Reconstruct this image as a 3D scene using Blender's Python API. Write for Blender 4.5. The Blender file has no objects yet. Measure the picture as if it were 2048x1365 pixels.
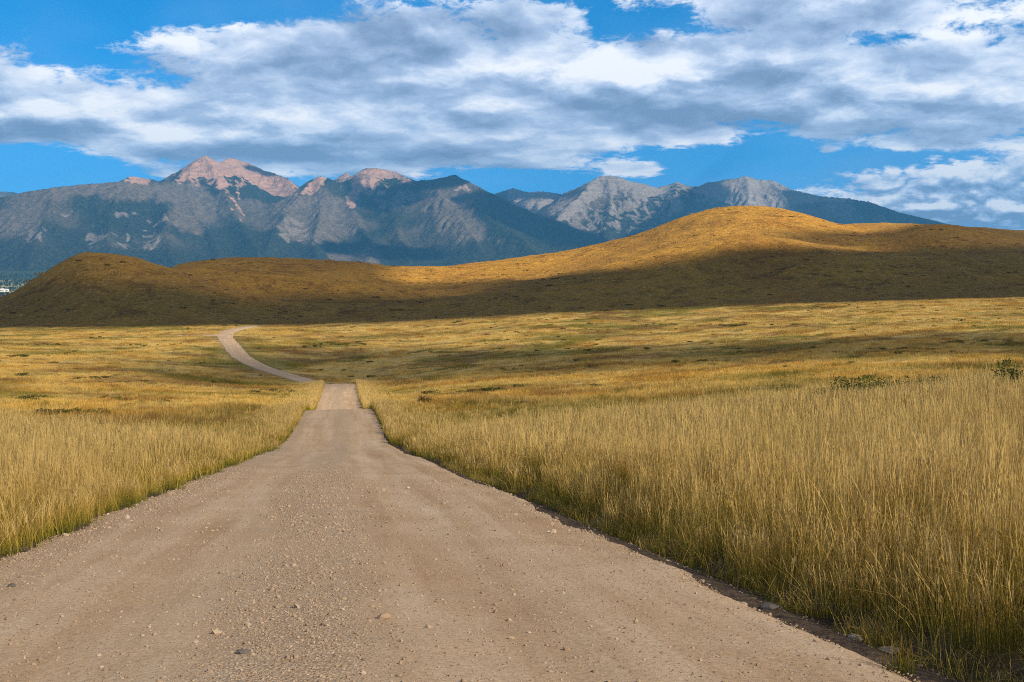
import bpy, math, random
import numpy as np
from mathutils import Vector
random.seed(7); RNG = np.random.default_rng(7)
S = bpy.context.scene
COL = S.collection
# ------------------------------------------------------------------ camera
FPX, CX, HOR = 2400.0, 1024.0, 525.0          # focal length in photo pixels, centre column, eye-level row
cam_d = bpy.data.cameras.new('camera'); cam = bpy.data.objects.new('camera', cam_d); COL.objects.link(cam)
cam_d.sensor_width = 36; cam_d.lens = 36 * FPX / 2048
cam_d.shift_y = -(682.5 - HOR) / 2048
cam_d.clip_start = 0.1; cam_d.clip_end = 60000
cam.location = (0, 0, 0); cam.rotation_euler = (math.pi / 2, 0, 0)
S.camera = cam
# ------------------------------------------------------------------ render / view
S.render.engine = 'CYCLES'
S.cycles.use_denoising = False
S.cycles.filter_width = 1.05; S.cycles.use_adaptive_sampling = True; S.cycles.adaptive_threshold = .01; S.cycles.sample_clamp_indirect = 3.0
S.cycles.max_bounces = 6; S.cycles.diffuse_bounces = 4; S.cycles.glossy_bounces = 1
S.cycles.transmission_bounces = 3; S.cycles.volume_bounces = 0; S.cycles.transparent_max_bounces = 4
S.cycles.caustics_reflective = False; S.cycles.caustics_refractive = False
S.view_settings.view_transform = 'Standard'; S.view_settings.look = 'None'
S.view_settings.gamma = 1; S.view_settings.exposure = 0.62
# ------------------------------------------------------------------ sun
SUN_AZ, SUN_EL = math.radians(128), math.radians(35)       # azimuth clockwise from the view direction
L = Vector((math.sin(SUN_AZ) * math.cos(SUN_EL), math.cos(SUN_AZ) * math.cos(SUN_EL), math.sin(SUN_EL)))
sun_d = bpy.data.lights.new('sun', 'SUN'); sun_d.energy = 5.0; sun_d.angle = math.radians(0.53)
sun_d.color = (1.0, 0.86, 0.64)
sun = bpy.data.objects.new('sun', sun_d); COL.objects.link(sun)
sun.rotation_euler = L.to_track_quat('Z', 'Y').to_euler(); sun.location = (0, 0, 500)

# ------------------------------------------------------------------ node helper
class NT:
    def __init__(self, tree): self.t = tree; self.t.nodes.clear()
    def n(self, typ, **p):
        nd = self.t.nodes.new(typ)
        for k, v in p.items(): setattr(nd, k, v)
        return nd
    def set(self, sock, v):
        if isinstance(v, bpy.types.NodeSocket): self.t.links.new(v, sock)
        elif v is not None:
            if isinstance(v, (tuple, list)) and sock.type == 'RGBA' and len(v) == 3: v = (*v, 1)
            sock.default_value = v
    def math(self, op, a, b=None, c=None, clamp=False):
        nd = self.n('ShaderNodeMath', operation=op, use_clamp=clamp)
        for i, v in enumerate((a, b, c)):
            if v is not None: self.set(nd.inputs[i], v)
        return nd.outputs[0]
    def add(self, a, b): return self.math('ADD', a, b)
    def sub(self, a, b): return self.math('SUBTRACT', a, b)
    def mul(self, a, b): return self.math('MULTIPLY', a, b)
    def vm(self, op, a, b=None, scale=None):
        nd = self.n('ShaderNodeVectorMath', operation=op)
        self.set(nd.inputs[0], a)
        if b is not None: self.set(nd.inputs[1], b)
        if scale is not None: self.set(nd.inputs['Scale'], scale)
        return nd.outputs['Value'] if op in ('DOT_PRODUCT', 'LENGTH', 'DISTANCE') else nd.outputs[0]
    def noise(self, vec, scale, detail=4, rough=.55, dist=0.0, lac=2.0):
        nd = self.n('ShaderNodeTexNoise')
        self.set(nd.inputs['Vector'], vec); self.set(nd.inputs['Scale'], scale); nd.inputs['Detail'].default_value = detail
        nd.inputs['Roughness'].default_value = rough; nd.inputs['Distortion'].default_value = dist
        nd.inputs['Lacunarity'].default_value = lac
        return nd.outputs['Fac']
    def voro(self, vec, scale, feature='F1', out='Distance', rnd=1.0):
        nd = self.n('ShaderNodeTexVoronoi', feature=feature)
        self.set(nd.inputs['Vector'], vec); nd.inputs['Scale'].default_value = scale; nd.inputs['Randomness'].default_value = rnd
        return nd.outputs[out]
    def mr(self, v, a, b, c=0.0, d=1.0, smooth=False):
        nd = self.n('ShaderNodeMapRange', interpolation_type='SMOOTHSTEP' if smooth else 'LINEAR')
        nd.clamp = True
        for i, x in enumerate((v, a, b, c, d)): self.set(nd.inputs[i], x)
        return nd.outputs[0]
    def mix(self, f, a, b, blend='MIX'):
        nd = self.n('ShaderNodeMix', data_type='RGBA', blend_type=blend)
        self.set(nd.inputs[0], f); self.set(nd.inputs[6], a); self.set(nd.inputs[7], b)
        return nd.outputs[2]
    def ramp(self, f, stops, interp='LINEAR'):
        nd = self.n('ShaderNodeValToRGB'); cr = nd.color_ramp; cr.interpolation = interp
        while len(cr.elements) < len(stops): cr.elements.new(0.5)
        for e, (p, c) in zip(cr.elements, stops):
            e.position = p; e.color = (*c, 1) if len(c) == 3 else c
        self.set(nd.inputs[0], f); return nd.outputs[0]
    def xyz(self, x, y, z):
        nd = self.n('ShaderNodeCombineXYZ')
        for i, v in enumerate((x, y, z)): self.set(nd.inputs[i], v)
        return nd.outputs[0]
    def sep(self, v):
        nd = self.n('ShaderNodeSeparateXYZ'); self.set(nd.inputs[0], v); return nd.outputs
    def attr(self, name, out='Fac'):
        return self.n('ShaderNodeAttribute', attribute_name=name).outputs[out]
    def pos(self): return self.n('ShaderNodeNewGeometry').outputs['Position']
    def bump(self, h, strength=.5, dist=.1, normal=None):
        nd = self.n('ShaderNodeBump'); self.set(nd.inputs['Height'], h)
        nd.inputs['Strength'].default_value = strength; nd.inputs['Distance'].default_value = dist
        if normal is not None: self.set(nd.inputs['Normal'], normal)
        return nd.outputs[0]

# ------------------------------------------------------------------ world: Nishita sky with a stratocumulus layer
W = bpy.data.worlds.new('World'); S.world = W; W.use_nodes = True
def build_world():
    t = NT(W.node_tree)
    out = t.n('ShaderNodeOutputWorld'); bg = t.n('ShaderNodeBackground'); bg.inputs[1].default_value = SKY
    t.t.links.new(bg.outputs[0], out.inputs[0])
    sky = t.n('ShaderNodeTexSky', sky_type='NISHITA'); sky.sun_disc = False
    sky.sun_elevation = SUN_EL; sky.sun_rotation = SUN_AZ
    sky.air_density = 1.0; sky.dust_density = 0.0; sky.ozone_density = 6.0; sky.altitude = 1500
    tc = t.n('ShaderNodeTexCoord'); d = tc.outputs['Generated']
    x, y, z = t.sep(d)
    t.set(sky.inputs[0], t.vm('NORMALIZE', t.xyz(x, y, t.add(t.math('MAXIMUM', z, 0.0), .13))))   # clear mountain air: no pale band low down
    az = t.mul(t.math('ARCTAN2', x, y), 57.2958)
    el = t.mul(t.math('ARCSINE', z), 57.2958)
    # cylinder of directions; rows get thinner towards the horizon as a flat cloud layer does
    v = t.math('LOGARITHM', t.math('MAXIMUM', t.add(el, 3.0), .5), math.e)
    hl = t.math('SQRT', t.add(t.add(t.mul(x, x), t.mul(y, y)), 1e-5))
    cxn, cyn = t.math('DIVIDE', x, hl), t.math('DIVIDE', y, hl)
    P0 = t.xyz(t.mul(cxn, 2.0), t.mul(cyn, 2.0), t.mul(v, 1.0))
    warp = t.n('ShaderNodeTexNoise'); t.set(warp.inputs['Vector'], P0); warp.inputs['Scale'].default_value = 14; warp.inputs['Detail'].default_value = 2
    P = t.vm('ADD', P0, t.vm('SCALE', t.vm('SUBTRACT', warp.outputs['Color'], (.5, .5, .5)), scale=.05))
    AE = t.xyz(az, el, 0.0)
    def blob(a0, e0, sa, se, amp):
        q = t.vm('MULTIPLY', t.vm('SUBTRACT', AE, (a0, e0, 0)), (1 / sa, 1 / se, 0))
        return t.mul(t.math('EXPONENT', t.mul(t.vm('DOT_PRODUCT', q, q), -1.0)), amp)
    # cover: broken layer over the whole sky, bank over the range, clearer strip above the horizon
    cov = t.mr(el, 2.0, 6.2, -.12, .06, True)
    cov = t.add(cov, t.mr(el, 13, 30, 0.0, .05, True))
    for b in BLOBS: cov = t.add(cov, blob(*b))
    def dens(off, det, sc=3.4):
        p = t.vm('ADD', P, off) if off else P
        return t.noise(p, sc, det, .56 if det < 5 else .60, 0.0, 2.15)
    n0 = dens(None, 8)
    bil = t.math('ABSOLUTE', t.sub(t.noise(P, 26.0, 5, .6), .5)); n0 = t.add(n0, t.mul(t.sub(.12, bil), .34))
    Pc = t.xyz(t.mul(cxn, 3.4), t.mul(cyn, 3.4), t.mul(el, .11)); cw = blob(20.5, 2.6, 5.0, 1.8, 1.0)
    def heap(off): return t.math('ABSOLUTE', t.sub(t.noise(t.vm('ADD', Pc, off) if off else Pc, 9.0, 5, .5), .5))
    cum = heap(None); n0 = t.add(n0, t.mul(cw, t.mul(t.sub(cum, .06), 2.0)))
    den = t.add(n0, cov)
    alpha = t.mr(den, .46, .575, 0, 1, True)
    thick = t.mr(den, .52, .80, 0, 1, True)
    # light from above: compare with the layer a little higher up
    nb = dens(None, 2); nbs = dens((.01, 0.0, .075), 2)
    nf = dens((.006, 0.0, .024), 5)
    broad = t.mul(t.sub(nb, nbs), 2.8)
    fine = t.mul(t.sub(n0, nf), 2.3)
    lit = t.add(t.add(t.add(.62, broad), fine), t.mul(thick, -.22))
    lit = t.add(lit, t.mr(el, 13.5, 32, 0.0, -.75, True))           # overhead, out of view: grey bases, made darker to cut the ambient light
    lit = t.add(lit, t.mul(cw, t.mul(t.sub(cum, heap((.006, 0.0, .035))), 4.0)))
    for b in LITBLOBS: lit = t.add(lit, blob(*b))
    cc = t.ramp(lit, [(0.0, (.155, .22, .335)), (.2, (.205, .28, .41)), (.5, (.335, .42, .565)), (.74, (.53, .595, .70)), (1.0, (.77, .775, .785))])
    cc = t.mix(t.mr(el, 13.5, 30), cc, (.125, .135, .155))                # unseen overhead bases set to plain grey, keeping the sky light low and neutral
    cc = t.vm('SCALE', cc, scale=1 / SKY)
    veil = t.mr(t.noise(P0, 2.0, 3, .6), .40, .75, 0, .18, True)
    hs = t.n('ShaderNodeHueSaturation'); hs.inputs['Saturation'].default_value = 1.30; hs.inputs['Hue'].default_value = .49; hs.inputs['Value'].default_value = .98
    t.set(hs.inputs['Color'], sky.outputs[0])
    base = t.mix(veil, hs.outputs[0], t.vm('SCALE', (.33, .46, .64), scale=1 / SKY))
    fin = t.mix(t.mul(alpha, t.mr(el, 0.2, 2.0, .3, .96)), base, cc)
    t.set(bg.inputs[0], fin)
    W.cycles.sampling_method = 'MANUAL'; W.cycles.sample_map_resolution = 512
SKY = 0.12
# (azimuth, elevation, half widths, amount) in degrees
BLOBS = [(-18, 12.6, 11, 1.8, -.36), (-4, 13.0, 5, 1.2, -.22), (-23.5, 11.2, 5, 1.7, -.26), (-22, 9.4, 3.4, 1.3, -.08), (2.5, 12.4, 2, .5, -.1), (-14.5, 10.6, 4, .5, .10),
         (-7, 9.2, 9, 1.8, .17), (7, 8.6, 13, 1.9, .18), (-14, 7.2, 9, .9, .15), (-6, 5.0, 7, .8, .22), (-17, 5.9, 7, .8, .22), (18, 7.6, 7, 1.2, .12),
         (-22, 4.3, 5.5, .75, -.28), (9, 5.0, 7, .95, -.20), (16, 4.7, 6, .6, -.14), (22.5, 2.2, 4.5, 1.9, .36), (17.0, 2.4, 3.0, 1.2, .26), (6.8, 11.5, 2.6, .7, -.22), (9.8, 10.7, 1.8, .35, -.12),
         (17, 12.3, 9, .9, .16), (4, 3.5, 8, .8, -.20), (17.5, 10.1, 3, .4, -.14), (-9, 4.2, 5, .5, .08), (1.0, 11.7, 3, .7, .14),
         (5.9, 4.45, 1.5, .35, .27), (14.7, 5.1, .6, .25, .24), (18.6, 5.35, 2.0, .3, .25), (8.3, 5.9, 2.6, .55, .24), (-15.5, 4.1, 2, .25, .16), (14.5, 4.6, 3, .5, -.1), (16.5, 7.0, 5, .5, .08)]
LITBLOBS = [(17.3, 3.4, 3.0, .75, .30), (23, 4.2, 2, .5, .2), (22, 2.0, 3.5, .9, -.22), (-1, 5.0, 4, .7, .20), (5, 6.7, 14, .8, -.22), (1, 9.6, 9, 1.0, .14), (-13, 4.9, 10, .45, -.28), (-20, 6.9, 6, .6, .16), (15, 11.7, 7, .7, -.24), (-8, 7.3, 8, .6, -.12)]
build_world()

# ------------------------------------------------------------------ numeric helpers
_perm = np.random.default_rng(3).permutation(512)
def _h(ix, iy, seed): return _perm[(_perm[(ix + seed * 37) & 511] + iy) & 511]
def perlin(x, y, seed=0):
    x = np.asarray(x, float); y = np.asarray(y, float)
    ix = np.floor(x).astype(np.int64); iy = np.floor(y).astype(np.int64); fx = x - ix; fy = y - iy
    u = fx * fx * fx * (fx * (fx * 6 - 15) + 10); v = fy * fy * fy * (fy * (fy * 6 - 15) + 10)
    def g(i, j, dx, dy):
        a = _h(i, j, seed) * (2 * np.pi / 512); return np.cos(a) * dx + np.sin(a) * dy
    a = g(ix, iy, fx, fy); b = g(ix + 1, iy, fx - 1, fy); c = g(ix, iy + 1, fx, fy - 1); d = g(ix + 1, iy + 1, fx - 1, fy - 1)
    return (a + u * (b - a)) * (1 - v) + (c + u * (d - c)) * v
def fbm(x, y, o=4, seed=0, gain=.5):
    s = 0; a = 1; f = 1
    for k in range(o): s = s + a * perlin(x * f, y * f, seed + k); a *= gain; f *= 2.03
    return s
def ridged(x, y, o=4, seed=0):
    s = 0; a = 1; f = 1
    for k in range(o): s = s + a * (1 - 2.2 * np.abs(perlin(x * f, y * f, seed + k))); a *= .5; f *= 2.07
    return s
def sstep(a, b, x):
    t = np.clip((x - a) / (b - a), 0, 1); return t * t * (3 - 2 * t)
def pchip(xk, yk, x):
    xk = np.asarray(xk, float); yk = np.asarray(yk, float); h = np.diff(xk); dl = np.diff(yk) / h
    m = np.zeros_like(yk); m[0] = dl[0]; m[-1] = dl[-1]
    w1 = 2 * h[1:] + h[:-1]; w2 = h[1:] + 2 * h[:-1]
    ok = dl[1:] * dl[:-1] > 0
    with np.errstate(divide='ignore', invalid='ignore'):
        mm = (w1 + w2) / (w1 / dl[:-1] + w2 / dl[1:])
    m[1:-1] = np.where(ok, mm, 0)
    i = np.clip(np.searchsorted(xk, x) - 1, 0, len(h) - 1); t = np.clip((x - xk[i]) / h[i], 0, 1)
    return ((1 + 2 * t) * (1 - t) ** 2 * yk[i] + t * (1 - t) ** 2 * h[i] * m[i] + t * t * (3 - 2 * t) * yk[i + 1] + t * t * (t - 1) * h[i] * m[i + 1])

# ------------------------------------------------------------------ terrain table (rows of the land: column in photo pixels, depth in metres, row)
MX = [-700, 0, 250, 450, 600, 684, 760, 900, 1100, 1300, 1500, 1700, 2048, 2750]
MZ = [60, 75, 88, 104, 122, 150, 176, 190, 203, 225, 270, 320, 375, 400]
MY = {-700: (890,850,815,795,775,745,722,714,707,698,682,670,662,658), 0: (868,846,830,812,795,765,742,733,725,712,692,675,661,657),
 250: (875,850,832,815,800,772,750,741,732,718,695,675,660,654), 450: (885,852,830,818,806,784,768,762,752,732,698,673,657,651),
 600: (892,850,824,824,815,790,772,770,762,742,703,675,658,650), 684: (895,850,822,829,821,793,770,773,768,748,706,676,657,648),
 760: (893,850,820,822,815,790,768,768,760,742,704,674,655,645), 900: (885,842,815,800,790,772,755,750,743,728,696,668,648,639),
 1100: (870,825,808,792,778,758,742,735,727,713,685,659,637,628), 1300: (850,820,800,785,765,745,728,720,712,700,675,650,628,620),
 1500: (832,805,785,772,752,732,715,707,698,686,660,637,617,611), 1700: (815,792,772,758,740,718,700,691,682,670,646,626,609,605),
 2048: (790,770,755,740,725,700,680,671,662,650,630,612,598,596), 2750: (760,740,725,712,700,680,662,655,648,638,620,604,592,590)}
R1 = [(-1500,662),(-700,655),(-200,645),(-100,626),(0,600),(60,568),(100,545),(140,521),(158,513),(180,509),(220,511),(280,524),(340,541),(400,560),(460,578),(520,593),(580,604),(640,611),(760,611),(900,600),(1000,580),(1150,545),(1250,520),(1330,498),(1400,483),(1450,477),(1500,475),(1560,480),(1640,492),(1750,507),(1850,511),(1950,512),(2048,513),(2750,520),(3500,520)]
R1Z = [(-1500,650),(0,650),(340,650),(580,620),(760,610),(1000,640),(1300,700),(1500,720),(1800,680),(3500,680)]
R3 = [(-1500,640),(0,612),(180,590),(260,572),(310,556),(334,541),(350,534),(380,526),(440,520),(500,518),(600,520),(700,527),(800,535),(860,537),(940,531),(1050,516),(1200,491),(1300,463),(1350,444),(1400,426),(1440,416),(1480,412),(1520,413),(1560,418),(1620,433),(1680,450),(1730,459),(1780,461),(1820,455),(1860,450),(1900,452),(1950,461),(2048,484),(2200,500),(2750,540),(3500,545)]
R3Z = [(-1500,900),(250,860),(600,860),(860,900),(1200,980),(1480,1020),(1700,990),(1860,940),(3500,940)]
R5 = [(-1500,640),(0,640),(1300,560),(1560,500),(1640,462),(1690,451),(1760,450),(1840,451),(1950,457),(2048,463),(2750,470),(3500,480)]
def rowf(tab, x): return pchip([p[0] for p in tab], [p[1] for p in tab], np.clip(x, tab[0][0], tab[-1][0]))
XS = np.arange(-1500, 3501, 12.5)
ZG = np.exp(np.linspace(math.log(20), math.log(2700), 1400))
def build_table():
    xs = XS; rows = []
    for j, z in enumerate(MZ):
        yy = pchip(MX, [MY[c][j] for c in MX], np.clip(xs, -700, 2750)); rows.append((np.full_like(xs, z), yy))
    y400 = rows[-1][1]
    rows.append((np.full_like(xs, 455.), y400 + 3.5)); rows.append((np.full_like(xs, 530.), y400 - 3))
    y1 = np.minimum(rowf(R1, xs), y400 - 7); z1 = rowf(R1Z, xs); rows.append((z1, y1))
    y3 = rowf(R3, xs); z3 = rowf(R3Z, xs)
    y2 = np.maximum(y1 + 4, y3 + 1.0); y2 = np.where(xs < 180, y1 + 14, y2); rows.append((z1 + 70, y2))
    rows.append((z3 - 90, y2 * .38 + y3 * .62)); rows.append((z3, y3)); rows.append((z3 + 160, np.maximum(y3 + 8, 470)))
    y5 = rowf(R5, xs); rows.append((np.full_like(xs, 1500.), y5))
    zf = [(np.full_like(xs, 1900.), -75), (np.full_like(xs, 2300.), -128), (np.full_like(xs, 2700.), -150)]
    T = np.zeros((len(xs), len(ZG)))
    for i in range(len(xs)):
        zk = [20.] + [r[0][i] for r in rows] + [r[0][i] for r in zf]
        hk = [0] + [-(r[1][i] - HOR) / FPX * r[0][i] for r in rows] + [r[1] for r in zf]
        hk[0] = hk[1] + .129 * 40
        T[i] = pchip(zk, hk, ZG)
    k = np.array([0, 1, 2, 1, 0.]); k /= k.sum()
    Tp = np.pad(T, ((2, 2), (0, 0)), 'edge')
    return sum(k[a] * Tp[a:a + len(xs)] for a in range(5))
TAB = build_table()
def table(ix, Y):
    a = np.clip((ix - XS[0]) / 12.5, 0, len(XS) - 1.001); b = np.clip(np.log(np.maximum(Y, 20) / 20) / math.log(2700 / 20) * (len(ZG) - 1), 0, len(ZG) - 1.001)
    i = a.astype(int); j = b.astype(int); fa = a - i; fb = b - j
    return (TAB[i, j] * (1 - fa) + TAB[i + 1, j] * fa) * (1 - fb) + (TAB[i, j + 1] * (1 - fa) + TAB[i + 1, j + 1] * fa) * fb
# road centre line (x, y) and half width
RP = np.array([(1.34, -10), (-.09, 0), (-12.67, 88), (-17.5, 122), (-25.2, 176), (-28.6, 190), (-34.5, 203), (-46.5, 225), (-55.5, 247), (-63, 272), (-70.5, 298), (-77, 322), (-81.5, 345), (-84, 365), (-84.5, 385), (-82, 405), (-78, 425)])
_yy = np.concatenate([np.arange(-10, 60, .5), np.arange(60, 425, 1.0)])
RX = np.where(_yy < 170, -.09 - .143 * _yy, pchip(RP[:, 1], RP[:, 0], _yy))
RX = np.convolve(np.pad(RX, 8, 'reflect', reflect_type='odd'), np.ones(17) / 17, 'valid')
def road_x(Y): return np.interp(Y, _yy, RX)
def road_w(Y): return np.interp(Y, [-10, 12, 40, 70, 100, 180, 220, 320, 430], [3.62, 3.58, 3.2, 2.75, 2.5, 2.4, 1.9, 1.9, 1.7])
def road_s(x, Y):           # signed distance to the centre line (right positive)
    dx = (road_x(Y + .5) - road_x(Y - .5)); return (x - road_x(Y)) / np.sqrt(1 + dx * dx)
def H(x, Y, carve=True, rough=True):
    x = np.asarray(x, float); Y = np.asarray(Y, float)
    s = road_s(x, Y); a = np.abs(s)
    rise = np.where(s > 0, 9.0 * (1 - np.exp(-.0125 * np.maximum(s - 4.2, 0))), 5.0 * (1 - np.exp(-.017 * np.maximum(-s - 4, 0))))
    near = -1.5 - .129 * Y + rise
    far = table(CX + FPX * x / np.maximum(Y, 20), Y)
    h = near + (far - near) * sstep(42, 74, Y)
    if rough:
        off = sstep(3, 14, a - 3)
        h = h + off * (.10 * perlin(x / 2.3, Y / 2.3, 1) + .22 * perlin(x / 9, Y / 9, 2)) * (1 - .0 * Y)
        hz = sstep(430, 640, Y)
        h = h + hz * (.8 * fbm(x / 70, Y / 70, 4, 5) + (.5 * ridged(x / 28, Y / 45, 2, 9) + 1.5 * ridged(x / 75 + .4 * perlin(x / 60, Y / 60, 14), Y / 190, 3, 12) - 1.2) * sstep(0, 60, Y - 480))
    if carve:
        w = road_w(Y); on = (Y < 430)
        inn = 1 - sstep(w - .55, w - .05, a)
        ditch = np.exp(-((s - w - .35) / .34) ** 2) * np.where(s > 0, .13, 0) * (1 - sstep(60, 110, Y))
        lip = np.exp(-((a - w - 1.1) / .45) ** 2) * .05
        h = h + np.where(on, -.10 * inn - ditch + lip, 0)
    return h
def inpoly(px, py, poly):
    c = np.zeros(px.shape, bool); n = len(poly)
    for i in range(n):
        (xa, ya), (xb, yb) = poly[i], poly[(i + 1) % n]
        if ya == yb: continue
        c ^= ((ya > py) != (yb > py)) & (px < (xb - xa) * (py - ya) / (yb - ya) + xa)
    return c
def smooth(a, k):
    for ax in (0, 1):
        for _ in range(k):
            p = np.pad(a, [(1, 1) if i == ax else (0, 0) for i in (0, 1)], 'edge')
            a = (np.take(p, range(0, a.shape[ax]), ax) + 2 * np.take(p, range(1, a.shape[ax] + 1), ax) + np.take(p, range(2, a.shape[ax] + 2), ax)) / 4
    return a
def mesh_np(name, V, F, mat=None, smooth=True):
    V = np.asarray(V, np.float32); F = np.asarray(F, np.int32); k = F.shape[1]
    m = bpy.data.meshes.new(name); m.vertices.add(len(V)); m.vertices.foreach_set('co', V.ravel())
    m.loops.add(F.size); m.loops.foreach_set('vertex_index', F.ravel())
    m.polygons.add(len(F)); m.polygons.foreach_set('loop_start', np.arange(0, F.size, k, dtype=np.int32))
    try: m.polygons.foreach_set('loop_total', np.full(len(F), k, np.int32))
    except Exception: pass
    m.update(calc_edges=True)
    if smooth: m.polygons.foreach_set('use_smooth', np.ones(len(F), bool))
    if mat: m.materials.append(mat)
    return m
def link(name, data, parent=None, **props):
    o = bpy.data.objects.new(name, data); COL.objects.link(o); o.parent = parent
    for k, v in props.items(): o[k] = v
    return o
def fattr(m, name, arr, domain='POINT', typ='FLOAT'):
    a = m.attributes.new(name, typ, domain)
    a.data.foreach_set('vector' if typ == 'FLOAT_VECTOR' else 'value', np.asarray(arr, np.int32 if typ == 'INT' else np.float32).ravel())
def grid_faces(nr, nc):
    i = np.arange(nr - 1)[:, None] * nc + np.arange(nc - 1)[None]; i = i.ravel()
    return np.stack([i, i + 1, i + nc + 1, i + nc], 1)
def mat(name):
    m = bpy.data.materials.new(name); m.use_nodes = True; t = NT(m.node_tree)
    out = t.n('ShaderNodeOutputMaterial'); return m, t, out
def principled(t, out, col, rough=.9, normal=None, spec=.2):
    b = t.n('ShaderNodeBsdfPrincipled'); t.set(b.inputs['Base Color'], col); t.set(b.inputs['Roughness'], rough)
    b.inputs['Specular IOR Level'].default_value = spec
    if normal is not None: t.set(b.inputs['Normal'], normal)
    t.t.links.new(b.outputs[0], out.inputs[0]); return b

# ------------------------------------------------------------------ materials of the land
def meadow_colour(t, p):
    """dry grassland: gold, tan, olive and brown patches, in metres"""
    big = t.noise(p, .028, 5, .55, .6); med = t.noise(p, .11, 5, .6, .5); fin = t.noise(p, 1.3, 5, .65)
    c = t.ramp(med, [(.30, (.24, .135, .045)), (.42, (.42, .265, .070)), (.52, (.51, .375, .14)), (.60, (.39, .29, .115)), (.72, (.30, .215, .085))])
    gr = t.mr(big, .50, .62, 0, 1, True)
    c = t.mix(t.mul(gr, .75), c, (.125, .125, .022))
    gr2 = t.mr(t.noise(p, .075, 4, .6, 1.2), .57, .66, 0, 1, True)
    c = t.mix(t.mul(gr2, .85), c, (.085, .095, .018))
    br = t.mr(t.noise(t.vm('ADD', p, (31, 57, 0)), .06, 5, .6, .8), .49, .63, 0, 1, True)
    c = t.mix(t.mul(br, .7), c, (.17, .095, .042))
    return t.mix(.85, c, t.ramp(fin, [(.25, (.35, .31, .25)), (.5, (.97, .94, .80)), (.75, (1.45, 1.38, 1.1))]), 'MULTIPLY'), fin
def m_meadow():
    m, t, o = mat('meadow_ground'); p = t.pos()
    c, fin = meadow_colour(t, p)
    # bare earth next to the road and between the near stems
    e = t.attr('earth')
    soil = t.ramp(t.noise(p, 6, 6, .65), [(.3, (.045, .033, .026)), (.6, (.12, .085, .06)), (.8, (.19, .145, .11))])
    c = t.mix(e, c, soil)
    h = t.add(t.mul(t.noise(p, 3.5, 6, .7), 1), t.mul(t.noise(p, 22, 3, .6), .25))
    principled(t, o, c, .95, t.bump(h, .9, .14), .1); return m
def m_hills():
    m, t, o = mat('hill_grass'); p = t.pos()
    n1 = t.noise(p, .012, 5, .6, .8); n2 = t.noise(p, .07, 6, .65, .6); n3 = t.noise(p, .45, 5, .7)
    c = t.ramp(n1, [(.3, (.33, .155, .030)), (.5, (.45, .245, .045)), (.7, (.41, .225, .046))])
    c = t.mix(t.mr(t.noise(p, .006, 4, .6, .5), .42, .62, 0, .65, True), c, (.28, .155, .038))
    c = t.mix(t.mr(n2, .50, .66, 0, .85, True), c, (.21, .105, .030))
    c = t.mix(t.mr(t.noise(t.vm('ADD', p, (9, 3, 0)), .16, 4, .6), .62, .74, 0, .9, True), c, (.055, .048, .022))
    pale = t.mr(t.noise(t.vm('ADD', p, (90, 33, 0)), .30, 4, .6), .54, .68, 0, .60, True)
    c = t.mix(pale, c, (.58, .345, .105))
    c = t.mix(.7, c, t.ramp(n3, [(.28, (.42, .38, .32)), (.5, (1, 1, 1)), (.72, (1.5, 1.42, 1.2))]), 'MULTIPLY')
    h = t.add(t.mul(n2, 4.5), t.mul(n3, 1.5))
    principled(t, o, c, .95, t.bump(h, .8, 1.2), .05); return m
def m_valley():
    m, t, o = mat('valley_floor'); p = t.pos()
    cell = t.n('ShaderNodeTexVoronoi', feature='F1'); t.set(cell.inputs['Vector'], t.vm('MULTIPLY', p, (.004, .0016, 0))); cell.inputs['Scale'].default_value = 1.0
    r = t.sep(cell.outputs['Color'])[0]
    c = t.ramp(r, [(0, (.10, .13, .045)), (.3, (.30, .26, .12)), (.45, (.06, .14, .03)), (.6, (.42, .33, .17)), (.8, (.14, .15, .06))], 'CONSTANT')
    wood = t.mr(t.noise(t.vm('MULTIPLY', p, (1, .5, 1)), .0035, 6, .65), .52, .58, 0, 1, True)
    y = t.sep(p)[1]
    wood = t.math('MAXIMUM', wood, t.mr(y, 7000, 8600, 0, 1))
    wood = t.mul(wood, t.mr(t.noise(p, .0022, 4, .6), .60, .68, 1, .25))
    sp = t.noise(p, .03, 4, .7)
    c = t.mix(wood, c, t.ramp(sp, [(.3, (.018, .032, .016)), (.6, (.055, .075, .035)), (.75, (.12, .115, .06))]))
    principled(t, o, c, .95, t.bump(t.mul(sp, wood), 1, 14), .05); return m
MAT = {'meadow': m_meadow(), 'hills': m_hills(), 'valley': m_valley()}

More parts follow.
